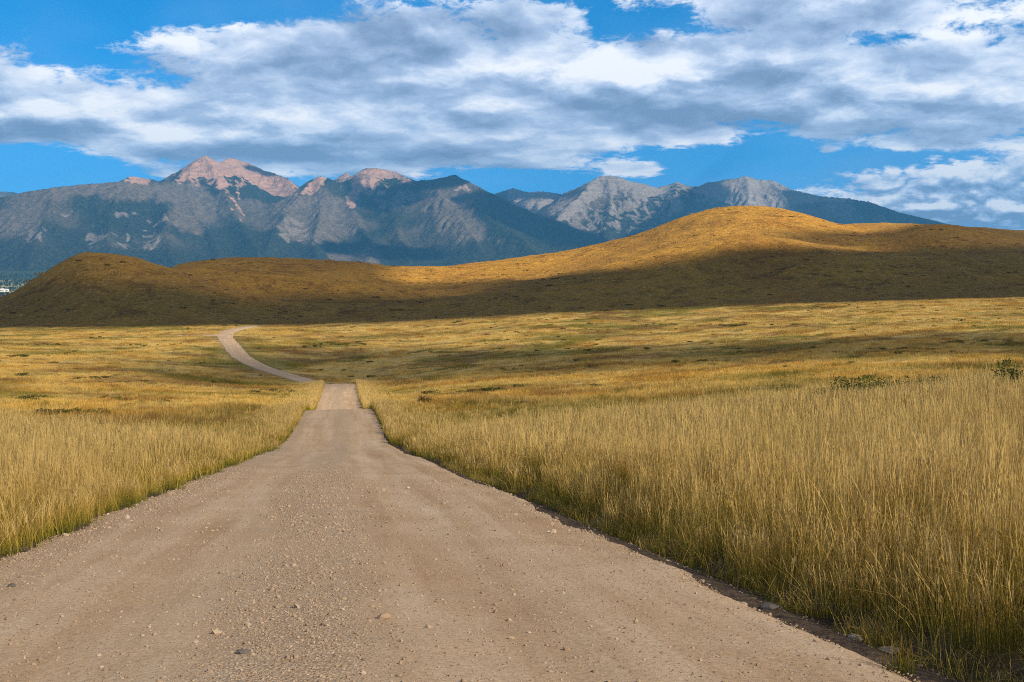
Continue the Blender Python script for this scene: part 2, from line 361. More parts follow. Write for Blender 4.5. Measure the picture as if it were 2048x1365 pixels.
# ------------------------------------------------------------------ ground: one continuous sheet cut into meadow, hills and valley floor
def ground():
    fine = np.arange(.016, .118, .0016)
    side = np.concatenate([np.arange(.002, .016, .003), fine, np.arange(.118, .66, .0027), np.geomspace(.66, 1.6, 22)])
    v = np.concatenate([-side[::-1], [0], side])
    rows = np.concatenate([np.arange(-12, 2, 1.0), np.arange(2, 34, .17), np.arange(34, 130, .6), np.arange(130, 405, 1.5), [405]])
    rows2 = np.concatenate([np.arange(405, 1090, 3.2), np.geomspace(1090, 2700, 46)])
    rows3 = np.geomspace(2700, 9800, 90)
    def sheet(rws, vv, hf):
        Y = np.repeat(rws[:, None], len(vv), 1); X = -.09 - .143 * Y * np.exp(-np.maximum(Y - 180, 0) / 300) + vv[None] * (Y + 42)
        return X, Y, hf(X, Y)
    X, Y, Z = sheet(rows, v, H)
    m = mesh_np('meadow', np.stack([X, Y, Z], -1).reshape(-1, 3), grid_faces(*X.shape), MAT['meadow'])
    s = road_s(X, Y); a = np.abs(s); w = road_w(Y)
    earth = (1 - sstep(.5, 1.3, a - w)) * (1 - sstep(60, 200, Y) * .75)
    earth = np.maximum(earth, .8 * (1 - sstep(30, 62, Y)))
    fattr(m, 'earth', np.clip(earth, 0, 1)); link('meadow', m, kind='structure', label='dry golden meadow sloping down from the camera')
    X, Y, Z = sheet(rows2, v[::1], H)
    link('hills', mesh_np('hills', np.stack([X, Y, Z], -1).reshape(-1, 3), grid_faces(*X.shape), MAT['hills']), kind='structure', label='rounded brown and golden grass hills before the mountains')
    def hv(X, Y):
        base = H(X, np.full_like(Y, 2700.), rough=True); k = sstep(2700, 3600, Y)
        val = np.interp(Y, [2700, 4500, 6500, 8000, 9000, 9800], [-150, -152, -140, -118, -95, -60])
        return base * (1 - k) + val * k + k * 6 * fbm(X / 900, Y / 900, 3, 4)
    X, Y, Z = sheet(rows3, v, hv)
    link('valley_floor', mesh_np('valley_floor', np.stack([X, Y, Z], -1).reshape(-1, 3), grid_faces(*X.shape), MAT['valley']), kind='structure', label='wide valley floor of fields and woods below the mountains')
ground()

# ------------------------------------------------------------------ road
def m_road():
    m, t, o = mat('gravel_road'); p = t.pos(); s = t.attr('s'); al = t.attr('along')
    q = t.xyz(t.mul(s, 1.1), t.mul(al, .05), 0.0)
    st = t.noise(q, 1.5, 5, .6, .3); pt = t.noise(p, .55, 5, .6, .5)
    dirt = t.ramp(t.add(t.mul(st, .68), t.mul(pt, .32)), [(.34, (.335, .22, .130)), (.47, (.405, .285, .182)), (.55, (.45, .33, .225)), (.70, (.52, .405, .30))])
    dirt = t.mix(.8, dirt, t.ramp(t.noise(p, 26, 5, .8), [(.30, (.55, .53, .5)), (.5, (1, 1, 1)), (.72, (1.35, 1.35, 1.35))]), 'MULTIPLY')
    g = t.attr('gravel')
    gm = t.mr(t.add(g, t.mul(t.sub(t.noise(p, 1.6, 5, .65), .5), 1.3)), .12, .95, 0, 1, True)
    pv = t.n('ShaderNodeTexVoronoi', feature='F1'); t.set(pv.inputs['Vector'], p); pv.inputs['Scale'].default_value = 42
    pr, pg, pb = t.sep(pv.outputs['Color'])
    stone = t.ramp(pr, [(0, (.30, .205, .135)), (.35, (.39, .285, .195)), (.7, (.45, .345, .25)), (1, (.54, .435, .335))])
    stone = t.mix(t.mr(pv.outputs['Distance'], .35, .75, 0, .6), stone, (.24, .16, .10))
    c = t.mix(t.mul(gm, .8), dirt, stone)
    sp = t.voro(p, 17.0, out='Distance'); spk = t.mr(sp, .10, .17, 1, 0)
    c = t.mix(t.mul(spk, .45), c, t.ramp(pb, [(0, (.20, .13, .09)), (1, (.60, .5, .4))]))
    h = t.add(t.mul(t.mul(t.math('SUBTRACT', 1.0, pv.outputs['Distance']), gm), .5), t.mul(t.noise(p, 14, 6, .75), .55))
    h = t.add(h, t.mul(spk, .35))
    principled(t, o, c, .95, t.bump(h, .75, .03), .15); return m
MAT['road'] = m_road()
def gravel_amt(s, w, Y):
    n = .5 * fbm(s / .9 + 5, Y / 4, 3, 21)
    c = np.exp(-(np.abs(s + .05 + .3 * np.sin(Y / 17)) / .72) ** 2.6) * .85
    l = sstep(w - 1.35, w - .2, -s) * .95
    r = sstep(w - .75, w - .1, s) * .55
    g = np.maximum(np.maximum(c, l), r); return np.clip(g * (1 + n) + n * .18, 0, 1.2)
def road_edge(Y, side):
    if side < 0: return road_w(Y) + .30 + .16 * fbm(Y / 1.6, Y * 0 + 3.3, 3, 31) + .25 * perlin(Y / 11, Y * 0 + .7, 33)
    return road_w(Y) + .05 + .14 * fbm(Y / 1.1, Y * 0 + 8.3, 3, 35) + .22 * perlin(Y / 9, Y * 0 + 1.7, 37)
def road_shape(s, X, Yp, Y):
    hf = np.where(s < 0, road_edge(Y, -1), road_edge(Y, 1)); k = np.clip(np.abs(s) / hf, 0, 1)
    tracks = -.022 * (np.exp(-((s - 1.25) / .45) ** 2) + np.exp(-((s + 1.5) / .45) ** 2))
    lump = 1 + 1.6 * sstep(.75, .95, k)
    return .05 * (1 - k ** 2) + tracks - sstep(.90, 1.0, k) * .13 + lump * (.012 * fbm(X / .5, Yp / .9, 3, 40) + .02 * fbm(X / 2.2, Yp / 3.5, 2, 41))
def road():
    ys = np.concatenate([np.arange(-9, 34, .16), np.arange(34, 130, .6), np.arange(130, 391, 1.2)])
    k = np.linspace(-1, 1, 61)
    Y = np.repeat(ys[:, None], 61, 1); w = road_w(Y)
    half = np.where(k[None] < 0, road_edge(Y, -1), road_edge(Y, 1))
    s = k[None] * half
    x = road_x(Y); dx = road_x(Y + .5) - road_x(Y - .5); nrm = np.sqrt(1 + dx * dx)
    X = x + s / nrm; Yp = Y - s * dx / nrm
    base = H(X, Yp, carve=False, rough=False)
    Z = base + road_shape(s, X, Yp, Y)
    Z += np.where(Y > 100, .10, 0) * sstep(100, 150, Y)
    m = mesh_np('gravel_road', np.stack([X, Yp, Z], -1).reshape(-1, 3), grid_faces(*X.shape), MAT['road'])
    fattr(m, 's', s); fattr(m, 'along', Y); fattr(m, 'gravel', gravel_amt(s, w, Y))
    link('gravel_road', m, kind='structure', label='pale brown gravel road running down towards the hills')
    # small side track leaving the bend
    pts = np.array([(-76.5, 321), (-80, 324.5), (-85, 326), (-90, 325.5), (-95, 324)]); tt = np.linspace(0, 4, 24)
    px = np.interp(tt, range(5), pts[:, 0]); py = np.interp(tt, range(5), pts[:, 1])
    kk = np.linspace(-1, 1, 9); hw = np.linspace(3.4, 1.3, 24)
    X = np.repeat(px[:, None], 9, 1); Yp = py[:, None] + kk[None] * hw[:, None]
    Z = H(X, Yp, carve=False) + .16 - .2 * sstep(.7, 1, np.abs(kk))[None]
    m = mesh_np('side_track', np.stack([X, Yp, Z], -1).reshape(-1, 3), grid_faces(24, 9), MAT['road'])
    fattr(m, 's', np.repeat(kk[None], 24, 0)); fattr(m, 'along', X); fattr(m, 'gravel', np.zeros(24 * 9))
    link('side_track', m, kind='structure', label='short side track branching left off the far road bend')
road()

# ------------------------------------------------------------------ mountains
def img(p, D): return ((p[0] - CX) / FPX * D, D, (HOR - p[1]) / FPX * D)
RIDGES = [  # lists of (column, row, depth km): crests first, then spurs running down towards the valley
 [(-900,470,10.5),(-500,440,10.8),(-200,420,11),(-60,405,11),(0,396,11),(60,383,11),(110,375,11),(200,367,11.2),(245,364,11.3),(300,372,11.6),(340,366,12.1),(362,352,12.5),(385,331,12.8),(400,316,13),(411,312,13),(425,319,13.1),(440,326,13.2),(456,317,13.5),(470,319,13.6),(500,328,13.7),(530,342,13.7),(552,349,13.6),(575,358,13.4),(592,376,13.1),(600,392,12.8)],
 [(240,362,12.6),(262,353,12.8),(290,358,12.9),(330,364,12.8)],
 [(596,388,12.4),(605,370,12.4),(622,360,12.4),(640,354,12.4),(655,357,12.4),(680,366,12.6),(705,360,12.7),(716,346,12.8),(733,337,12.8),(760,338,12.8),(790,343,12.9),(802,350,12.8),(830,362,12.6),(860,360,12.5),(885,356,12.4),(910,350,12.3),(935,362,12.2),(980,386,11.9),(1020,405,11.6),(1060,424,11.4),(1120,447,11),(1180,470,10.6),(1240,492,10.2),(1320,512,9.9)],
 [(670,362,14.5),(692,346,14.6),(710,356,14.6)],
 [(960,398,16.5),(990,388,16.5),(1025,377,16.5),(1060,386,16.6),(1078,383,16.6),(1100,385,16.5),(1135,392,16.5),(1165,398,16.5)],
 [(1035,405,15.2),(1068,388,15.2),(1085,386,15.2),(1110,402,15.2),(1135,418,15)],
 [(1095,445,12.6),(1130,416,13),(1160,393,13.4),(1178,367,13.8),(1196,354,14),(1215,352,14),(1236,354,14),(1262,364,14.1),(1290,369,14.2),(1312,376,14.3),(1332,372,14.3),(1355,365,14.3),(1372,372,14.3),(1398,374,14.2),(1412,366,14.1),(1440,362,14),(1470,357,14),(1492,353,14),(1515,360,14),(1545,361,14),(1562,370,13.9),(1582,379,13.8),(1640,393,13.6),(1700,398,13.5),(1740,405,13.4),(1800,425,13.2),(1850,437,13),(1900,448,12.8),(1940,460,12.6),(2000,474,12.4),(2120,495,12),(2500,515,11.5)],
 [(-60,392,17),(0,384,17),(26,385,17),(52,394,17),(90,410,17)],
 # spurs
 [(110,375,11),(95,430,10.5),(70,490,9.9),(50,540,9.5)], [(245,364,11.3),(225,420,10.7),(215,470,10.2),(230,520,9.7)],
 [(300,372,11.6),(330,420,10.9),(330,465,10.4),(350,515,9.8)], [(411,312,13),(432,352,12.6),(448,395,12),(470,432,11.4),(495,470,10.7),(520,505,10)],
 [(385,331,12.8),(372,372,12.2),(385,420,11.5),(420,465,10.8),(440,505,10.2)],
 [(530,342,13.7),(520,372,13.2),(508,410,12.6),(512,440,12)], [(456,317,13.5),(470,350,13.2),(490,378,12.8)],
 [(622,360,12.4),(600,395,11.9),(575,430,11.3),(545,465,10.7),(530,500,10.2)], [(640,354,12.4),(640,400,11.8),(640,440,11.2),(625,480,10.6),(640,515,10)],
 [(733,337,12.8),(712,372,12.4),(702,405,12),(715,440,11.4),(735,475,10.8),(740,510,10.2)], [(790,343,12.9),(800,385,12.2),(790,430,11.5),(800,475,10.8),(820,515,10.2)],
 [(860,360,12.5),(880,395,11.8),(905,425,11.3),(940,460,10.7),(960,495,10.2)], [(935,362,12.2),(925,378,12),(960,410,11.4),(985,440,10.9),(1040,475,10.3),(1080,510,9.8)],
 [(1196,354,14),(1178,390,13.6),(1160,425,13.1),(1140,455,12.6)], [(1215,352,14),(1222,392,13.5),(1215,430,13),(1205,470,12.4)], [(1262,364,14.1),(1270,405,13.5),(1262,445,12.9),(1260,485,12.3)],
 [(1355,365,14.3),(1352,388,13.6),(1335,418,13),(1300,450,12.4),(1262,478,11.9),(1220,500,11.4)], [(1412,366,14.1),(1400,410,13.3),(1380,450,12.7)],
 [(1492,353,14),(1500,392,13.4),(1490,430,12.8),(1470,470,12.2)], [(1545,361,14),(1570,400,13.3),(1590,435,12.7),(1600,470,12.1)], [(1640,393,13.6),(1670,430,12.9),(1690,465,12.3)], [(1740,405,13.4),(1770,440,12.8),(1790,475,12.2)]]
# ground cover of the range, traced as (column, row): bare rock, scree chutes, broken crags
ROCK = [[(345,369),(385,328),(411,306),(440,322),(458,312),(500,326),(530,340),(594,374),(587,389),(545,393),(515,374),(490,354),(450,352),(456,374),(440,380),(430,354),(400,346),(372,360)], [(246,362),(265,348),(315,364),(280,369)],
 [(702,380),(716,340),(735,330),(790,338),(806,355),(760,357),(736,370),(716,386),(706,416),(684,405)], [(903,378),(925,366),(946,375),(915,382)], [(600,392),(622,358),(655,352),(645,372),(615,384)],
 [(1018,408),(1060,386),(1085,382),(1142,402),(1100,434),(1060,420)], [(1105,442),(1160,390),(1178,360),(1200,346),(1240,348),(1300,366),(1348,374),(1332,393),(1280,394),(1255,386),(1236,374),(1222,392),(1206,396),(1190,386),(1170,406),(1140,432)],
 [(1334,442),(1342,396),(1355,382),(1366,390),(1346,426)], [(1385,380),(1420,360),(1490,346),(1520,354),(1545,355),(1582,374),(1622,388),(1702,394),(1702,403),(1600,403),(1562,420),(1540,442),(1520,426),(1500,442),(1480,426),(1460,411),(1440,393)]]
CHUTES = [[(428,368),(434,370),(490,445),(485,448)], [(448,378),(455,378),(494,432),(488,436)], [(470,362),(477,362),(482,402),(477,403)], [(1212,385),(1219,385),(1243,456),(1236,459)], [(1245,385),(1251,384),(1293,450),(1287,454)], [(1184,385),(1191,388),(1166,440),(1158,440)], [(1270,392),(1276,392),(1311,440),(1304,443)], [(1165,408),(1170,410),(1140,452),(1134,450)], [(1300,380),(1306,380),(1330,425),(1325,428)], [(1225,400),(1229,400),(1215,455),(1210,455)], [(720,395),(726,395),(716,425),(711,424)]]
CRAGS = [[(100,408),(146,406),(152,426),(130,444),(103,426)], [(230,424),(278,424),(274,433),(234,433)], [(50,455),(95,455),(90,488),(55,485)], [(170,468),(330,465),(320,496),(180,498)], [(545,455),(590,430),(640,470),(600,490),(550,478)], [(740,395),(830,378),(840,402),(770,430)], [(290,440),(330,425),(350,450),(310,462)], [(1130,420),(1340,400),(1330,465),(1140,465)], [(1600,405),(1720,408),(1700,440),(1620,430)]]
def mountains():
    x0, x1, y0, y1 = -9600, 9600, 9000, 17600
    dx, dy = 17.0, 19.0
    xs = np.arange(x0, x1, dx); ys = np.arange(y0, y1, dy)
    X, Y = np.meshgrid(xs, ys)
    Xf, Yf = X.astype(np.float32), Y.astype(np.float32)
    wx = (110 * fbm(X / 800, Y / 800, 4, 50)).astype(np.float32); wy = (110 * fbm(X / 800 + 9, Y / 800, 4, 55)).astype(np.float32)
    U, V = Xf + wx, Yf + wy
    h = np.full_like(Xf, -400.); dcr = np.full_like(Xf, 5000.)
    for ri, r in enumerate(RIDGES):
        spur = r[0][2] != r[-1][2] and ri > 7
        P = [img(p, p[2] * 1000) for p in r]
        for a, b in zip(P[:-1], P[1:]):
            ax, ay, az = a; bx, by, bz = b
            # warp is not applied on the crest itself, so the skyline stays put
            R = 2600.; i0 = max(0, int((min(ax, bx) - R - x0) / dx)); i1 = min(len(xs), int((max(ax, bx) + R - x0) / dx) + 1)
            j0 = max(0, int((min(ay, by) - R - y0) / dy)); j1 = min(len(ys), int((max(ay, by) + R - y0) / dy) + 1)
            if i1 <= i0 or j1 <= j0: continue
            sl = (slice(j0, j1), slice(i0, i1))
            L2 = (bx - ax) ** 2 + (by - ay) ** 2 + 1e-6
            t0 = np.clip(((Xf[sl] - ax) * (bx - ax) + (Yf[sl] - ay) * (by - ay)) / L2, 0, 1)
            d0 = np.hypot(Xf[sl] - ax - t0 * (bx - ax), Yf[sl] - ay - t0 * (by - ay))
            t1 = np.clip(((U[sl] - ax) * (bx - ax) + (V[sl] - ay) * (by - ay)) / L2, 0, 1)
            d1 = np.hypot(U[sl] - ax - t1 * (bx - ax), V[sl] - ay - t1 * (by - ay))
            k = np.clip(d0 / 260, 0, 1); d = d0 * (1 - k) + d1 * k; tt = t0 * (1 - k) + t1 * k
            top = az + tt * (bz - az)
            slope = .62 if spur else .66
            c = top - slope * d * (1 - .16 * np.clip(d / 2200, 0, 1)) + (0 if not spur else -6)
            h[sl] = np.maximum(h[sl], c)
            if ri < 8: dcr[sl] = np.minimum(dcr[sl], d0)
    base = np.interp(Y, [9000, 9800, 11000, 13000, 17600], [-110, -62, 20, 160, 300]).astype(np.float32) + 25 * fbm(X / 1500, Y / 1500, 3, 60)
    dh = h - base; h = np.where(dh > 0, np.sqrt(dh * dh + 45 ** 2) , 45 * np.exp(np.clip(dh, -400, 0) / 60)) - 45 * np.exp(-np.clip(dh, 0, 2000) / 160) + base
    rel = np.clip((h - base) / 500, 0, 1.3)
    # gullies and ribs, fading out at the crests
    fc = sstep(30, 420, dcr)
    h = h + fc * (52 * ridged(X / 430 + wx / 260, Y / 900 + wy / 260, 4, 70) - 46) * np.clip(rel, 0, 1) + (.35 + .65 * fc) * (22 * ridged(X / 105, Y / 220, 3, 75) - 12) * np.clip(rel * 1.2, 0, 1)
    # droplet erosion
    hh = h.astype(np.float64); rng = np.random.default_rng(5); ny, nx = hh.shape
    land = np.argwhere(rel[2:-3, 2:-3] > .12) + 2
    for batch in range(7):
        sel = land[rng.integers(0, len(land), 26000)]
        py = sel[:, 0] + rng.random(len(sel)); px = sel[:, 1] + rng.random(len(sel))
        vx = np.zeros(len(sel)); vy = np.zeros(len(sel)); sed = np.zeros(len(sel)); wat = np.ones(len(sel))
        for st in range(48):
            i = py.astype(int); j = px.astype(int); fy = py - i; fx = px - j
            a = hh[i, j]; b = hh[i, j + 1]; c = hh[i + 1, j]; d = hh[i + 1, j + 1]
            gx = ((b - a) * (1 - fy) + (d - c) * fy); gy = ((c - a) * (1 - fx) + (d - b) * fx)
            z = (a * (1 - fx) + b * fx) * (1 - fy) + (c * (1 - fx) + d * fx) * fy
            vx = vx * .25 - gx * .75; vy = vy * .25 - gy * .75; n = np.hypot(vx, vy) + 1e-6; vx /= n; vy /= n
            qx = np.clip(px + vx, 1, nx - 3); qy = np.clip(py + vy, 1, ny - 3)
            i2 = qy.astype(int); j2 = qx.astype(int); fy2 = qy - i2; fx2 = qx - j2
            z2 = (hh[i2, j2] * (1 - fx2) + hh[i2, j2 + 1] * fx2) * (1 - fy2) + (hh[i2 + 1, j2] * (1 - fx2) + hh[i2 + 1, j2 + 1] * fx2) * fy2
            dz = z2 - z
            cap = np.maximum(-dz, .05) * wat * 1.1
            dep = np.where(dz > 0, np.minimum(dz, sed), np.where(sed > cap, (sed - cap) * .14, -np.minimum((cap - sed) * .17, np.maximum(-dz, 0))))
            sed -= dep; wat *= .975
            for (oi, oj, wgt) in ((0, 0, (1 - fx) * (1 - fy)), (0, 1, fx * (1 - fy)), (1, 0, (1 - fx) * fy), (1, 1, fx * fy)):
                np.add.at(hh, (i + oi, j + oj), dep * wgt)
            px, py = qx, qy
    gully = np.clip((h - hh) / 14, -1, 1); hh = h + (hh - h) * (.35 + .65 * sstep(0, 260, dcr))
    h = hh + 3.0 * fbm(X / 45, Y / 45, 2, 80)
    gy_, gx_ = np.gradient(h, dy, dx); slope = np.hypot(gx_, gy_)
    n = fbm(X / 420, Y / 420, 4, 90); nf = fbm(X / 90, Y / 90, 3, 95)
    ix = CX + FPX * X / Y; iy = HOR - FPX * h / Y
    tl = np.interp(ix, [-400, 240, 330, 380, 560, 610, 700, 830, 850, 1000, 1040, 1140, 1200, 1330, 1480, 1600, 1800, 2000], [1500, 1100, 860, 760, 740, 800, 740, 800, 930, 930, 560, 520, 560, 620, 600, 640, 900, 1200])
    tl = tl + 130 * n + 90 * nf - 260 * np.clip(slope - .75, -.3, .6) - 190 * np.clip(gully, -.4, 1)
    rock = .55 * sstep(-60, 60, h - tl - 140)
    jx, jy = ix + 9 * nf + 7 * n, iy + 7 * nf - 5 * np.clip(gully, -.5, 1)
    for P in ROCK: rock = np.maximum(rock, inpoly(jx, jy, P) * 1.0)
    for P in CHUTES: rock = np.maximum(rock, inpoly(ix + 5 * nf, iy + 4 * n, P) * (.42 + .3 * sstep(-.3, .3, nf)))
    cragp = np.zeros_like(ix)
    for P in CRAGS: cragp = np.maximum(cragp, inpoly(jx, jy, P) * sstep(-.35, .35, nf + .5 * n))
    cragp = smooth(cragp, 1)
    crag = sstep(.95, 1.2, slope + .22 * nf) * sstep(80, 200, h) * sstep(.1, .45, n)
    rock = np.clip(smooth(np.maximum(rock, crag * .55), 1), 0, 1)
    burn = .85 * sstep(-.05, .32, fbm(X / 1500 + 3.1, Y / 1500, 4, 101)) * sstep(60, 300, h)
    for P in ([(80,372),(250,360),(360,372),(350,405),(250,400),(180,390),(100,400)], [(330,360),(400,370),(430,420),(400,470),(320,450),(350,400)], [(590,392),(680,395),(720,430),(700,470),(640,490),(560,480),(545,450)], [(838,380),(905,384),(925,410),(975,445),(985,480),(900,480),(850,420)], [(660,505),(760,500),(745,535),(660,535)]):
        q = inpoly(ix + 30 * n + 12 * nf, iy + 14 * nf, P); burn = np.maximum(burn, q * .95)
    burn = smooth(burn, 1)
    m = mesh_np('mountains', np.stack([X, Y, h], -1).reshape(-1, 3), grid_faces(ny, nx), MAT['mountain'])
    fattr(m, 'rock', rock); fattr(m, 'burn', burn); fattr(m, 'crag', cragp)
    link('mountains', m, kind='structure', label='rugged mountain range with bare peaks above dark forest')
    return xs, ys, h
def m_mountain():
    m, t, o = mat('mountain_rock_forest'); p = t.pos(); x, y, z = t.sep(p)
    n = t.noise(p, .006, 6, .65); fi = t.noise(p, .03, 5, .7); st = t.noise(t.vm('MULTIPLY', p, (.004, .004, .03)), 1.0, 5, .6, .5)
    pink = t.mix(t.mr(t.add(x, t.mul(t.sub(n, .5), 2500)), -1900, 500), (.50, .30, .215), (.31, .275, .25))
    rk = t.mix(t.mr(st, .38, .62), t.mix(.45, pink, (.14, .115, .11)), pink)
    rk = t.mix(.7, rk, t.ramp(fi, [(.25, (.5, .5, .52)), (.5, (1, 1, 1)), (.75, (1.35, 1.33, 1.3))]), 'MULTIPLY')
    fo = t.ramp(fi, [(.3, (.010, .017, .012)), (.5, (.026, .034, .022)), (.7, (.066, .068, .044))])
    bu = t.ramp(t.noise(p, .02, 5, .7), [(.3, (.075, .062, .048)), (.6, (.195, .158, .125)), (.8, (.28, .235, .19))])
    fo = t.mix(t.mul(t.attr('burn'), .92), fo, bu)
    cr = t.mr(t.add(t.mul(t.attr('crag'), .55), t.sub(t.noise(p, .016, 5, .75), .5)), .22, .40, 0, .8, True)
    fo = t.mix(cr, fo, t.ramp(fi, [(.3, (.13, .11, .10)), (.7, (.33, .285, .26))]))
    r = t.mr(t.add(t.attr('rock'), t.mul(t.sub(t.noise(p, .012, 6, .7), .5), .9)), .38, .62, 0, 1, True)
    c = t.mix(r, fo, rk)
    h = t.add(t.mul(n, 80), t.mul(fi, 30))
    principled(t, o, c, .95, t.bump(h, .9, 1.0), .0); return m
MAT['mountain'] = m_mountain()
MTN = mountains()

# ------------------------------------------------------------------ haze
def haze():
    m = bpy.data.materials.new('haze'); m.use_nodes = True; t = NT(m.node_tree); o = t.n('ShaderNodeOutputMaterial')
    v = t.n('ShaderNodeVolumePrincipled'); v.inputs['Color'].default_value = (.13, .50, 1.0, 1); v.inputs['Density'].default_value = HAZE
    v.inputs['Anisotropy'].default_value = 0.0
    t.t.links.new(v.outputs[0], o.inputs['Volume'])
    x0, x1, y0, y1, z0, z1 = -22000, 22000, -900, 18500, -420, 1245
    V = [(x, y, z) for x in (x0, x1) for y in (y0, y1) for z in (z0, z1)]
    F = [(0, 1, 3, 2), (4, 6, 7, 5), (0, 4, 5, 1), (2, 3, 7, 6), (0, 2, 6, 4), (1, 5, 7, 3)]
    me = bpy.data.meshes.new('haze'); me.from_pydata(V, [], F); me.materials.append(m)
    link('haze', me, kind='stuff', label='thin blue haze filling the air over the valley')
HAZE = 4.2e-5
haze()

# ------------------------------------------------------------------ clouds added out of view towards the sun, cut to the shade wanted on the land
def m_cloud():
    m, t, o = mat('shade_cloud_vapour'); d = t.n('ShaderNodeBsdfDiffuse'); d.inputs[0].default_value = (.9, .9, .92, 1)
    r = t.n('ShaderNodeBsdfTranslucent'); r.inputs[0].default_value = (.9, .9, .92, 1)
    mx = t.n('ShaderNodeMixShader'); mx.inputs[0].default_value = .35
    t.t.links.new(d.outputs[0], mx.inputs[1]); t.t.links.new(r.outputs[0], mx.inputs[2]); t.t.links.new(mx.outputs[0], o.inputs[0]); return m
MAT['shade_cloud'] = m_cloud()
def m_veil(dense):
    m, t, o = mat('thin_shade_vapour'); d = t.n('ShaderNodeBsdfTransparent'); r = t.n('ShaderNodeBsdfTranslucent'); r.inputs[0].default_value = (.9, .9, .92, 1)
    mx = t.n('ShaderNodeMixShader'); mx.inputs[0].default_value = dense           # passed twice, top and base
    t.t.links.new(d.outputs[0], mx.inputs[1]); t.t.links.new(r.outputs[0], mx.inputs[2]); t.t.links.new(mx.outputs[0], o.inputs[0]); return m
MAT['veil'] = m_veil(.17); MAT['veil2'] = m_veil(.50); MAT['veil3'] = m_veil(.52)
def shade_cloud(name, A, gx, gy, step, height, mask, thick, seed, blur, label, mt='shade_cloud'):
    """unseen slab at altitude A, added to block the sun, whose footprint is where mask(column, row, x, y) of the land below the sun ray is 1"""
    X, Y = np.meshgrid(np.arange(*gx, step), np.arange(*gy, step))      # land coordinates at z = 0
    kx, ky = L.x / L.z, L.y / L.z
    z = np.zeros_like(X)
    for _ in range(8): z = z * .3 + .7 * height(X + kx * z, Y + ky * z)
    px, py = X + kx * z, Y + ky * z
    ix = CX + FPX * px / np.maximum(py, 5); iy = HOR - FPX * z / np.maximum(py, 5)
    m = smooth(mask(ix, iy, px, py).astype(float), blur)
    n = .22 * fbm(X / (step * 9), Y / (step * 9), 4, seed)
    T = m + n - .5
    T[0] = T[-1] = -1; T[:, 0] = T[:, -1] = -1
    top = np.maximum(T, 0) ** .6 * thick * (1 + .8 * fbm(X / (step * 6), Y / (step * 6), 3, seed + 5)); bot = np.maximum(T, 0) ** .6 * thick * .2
    ny, nx = X.shape; f = grid_faces(ny, nx); keep = (T.ravel()[f] > 0).any(1); f = f[keep]
    cx, cy = X + kx * A, Y + ky * A
    Vt = np.stack([cx, cy, A + top], -1).reshape(-1, 3); Vb = np.stack([cx, cy, A - bot - .5], -1).reshape(-1, 3)
    F = np.concatenate([f, f[:, ::-1] + nx * ny]); V = np.concatenate([Vt, Vb])
    u, inv = np.unique(F, return_inverse=True)
    link(name, mesh_np(name, V[u], inv.reshape(F.shape), MAT[mt]), kind='stuff', label=label)
LIT = [(770,500),(1100,440),(1350,390),(1500,370),(1700,440),(1860,440),(1800,468),(1700,468),(1620,462),(1560,470),(1530,478),(1640,489),(1780,508),(1620,497),(1500,487),(1430,497),(1350,520),(1240,545),(1080,560),(900,567),(770,572)]
BAND = [(260,730),(430,716),(480,700),(620,697),(900,699),(1200,696),(1500,688),(1700,675),(2048,664),(2500,655),(2500,700),(2048,703),(1700,714),(1400,730),(1100,750),(900,762),(700,768),(600,770),(450,776),(300,760)]
def THIN(ix, iy, y):      # upper slopes given a half-clear shading sheet
    return (y > 402) & (((ix < 800) & (iy < 578 - .03 * np.abs(ix - 200))) | ((ix > 1520) & (iy < 498) & (iy > 440)) | ((ix > 560) & (ix < 1000) & (iy < 600)) | inpoly(ix, iy, [(240,520),(420,560),(560,600),(520,615),(400,585)]))
def hill_mask(ix, iy, x, y):
    m = (y > 402) & ~inpoly(ix, iy, LIT)
    m &= ~THIN(ix, iy, y)
    m &= ~((ix > 1680) & (y > 1250) & (y < 1800))
    return m
shade_cloud('shade_cloud', 1750, (-1250, 1500), (330, 1900), 8, lambda x, y: H(x, y, carve=False, rough=False), hill_mask, 14, 200, 5, 'unseen vapour sheet shaped to shade the hills')  # added sun blocker, left open over the lit outline
shade_cloud('shade_cloud', 1745, (-1250, 1500), (330, 1900), 8, lambda x, y: H(x, y, carve=False, rough=False), lambda ix, iy, x, y: THIN(ix, iy, y) & ~inpoly(ix, iy, LIT), 14, 240, 5, 'unseen thin sheet shaped to half-shade the upper slopes', 'veil3')  # second unseen sheet, half clear, for weaker shade higher up
shade_cloud('shade_cloud', 1500, (-180, 260), (90, 330), 3, lambda x, y: H(x, y, carve=False, rough=False), lambda ix, iy, x, y: inpoly(ix, iy, BAND), 6, 210, 3, 'unseen sheet shaped to shade a strip of meadow', 'veil2')  # unseen half-clear sheet cut to the shaded meadow band
shade_cloud('shade_cloud', 1400, (-160, 160), (-80, 140), 4, lambda x, y: H(x, y, carve=False, rough=False), lambda ix, iy, x, y: (y < 96 + .12 * x) & (x > -140), 3, 230, 2, 'unseen thin sheet added to dim the near road', 'veil')  # added out of view to weaken the sun on the foreground
DARKM = [[(900,398),(960,384),(1000,398),(1060,420),(1130,448),(1240,492),(1270,515),(1180,500),(1080,478),(1010,450),(950,420)],
         [(840,352),(910,345),(940,362),(900,378),(850,380)], [(640,485),(760,490),(860,500),(900,520),(780,520),(650,505)],
         [(960,392),(1025,370),(1170,390),(1130,402),(1100,398),(1040,398),(1000,404)], [(690,355),(740,380),(800,372),(830,362),(850,400),(760,430),(700,400)],
         [(1560,380),(1640,392),(1740,404),(1860,436),(1960,462),(1860,480),(1640,470),(1580,430)], [(1380,380),(1410,366),(1440,364),(1460,400),(1400,430),(1300,470),(1250,500),(1240,480),(1300,440),(1340,400)],
         [(455,316),(520,330),(560,352),(530,352),(490,336)]]
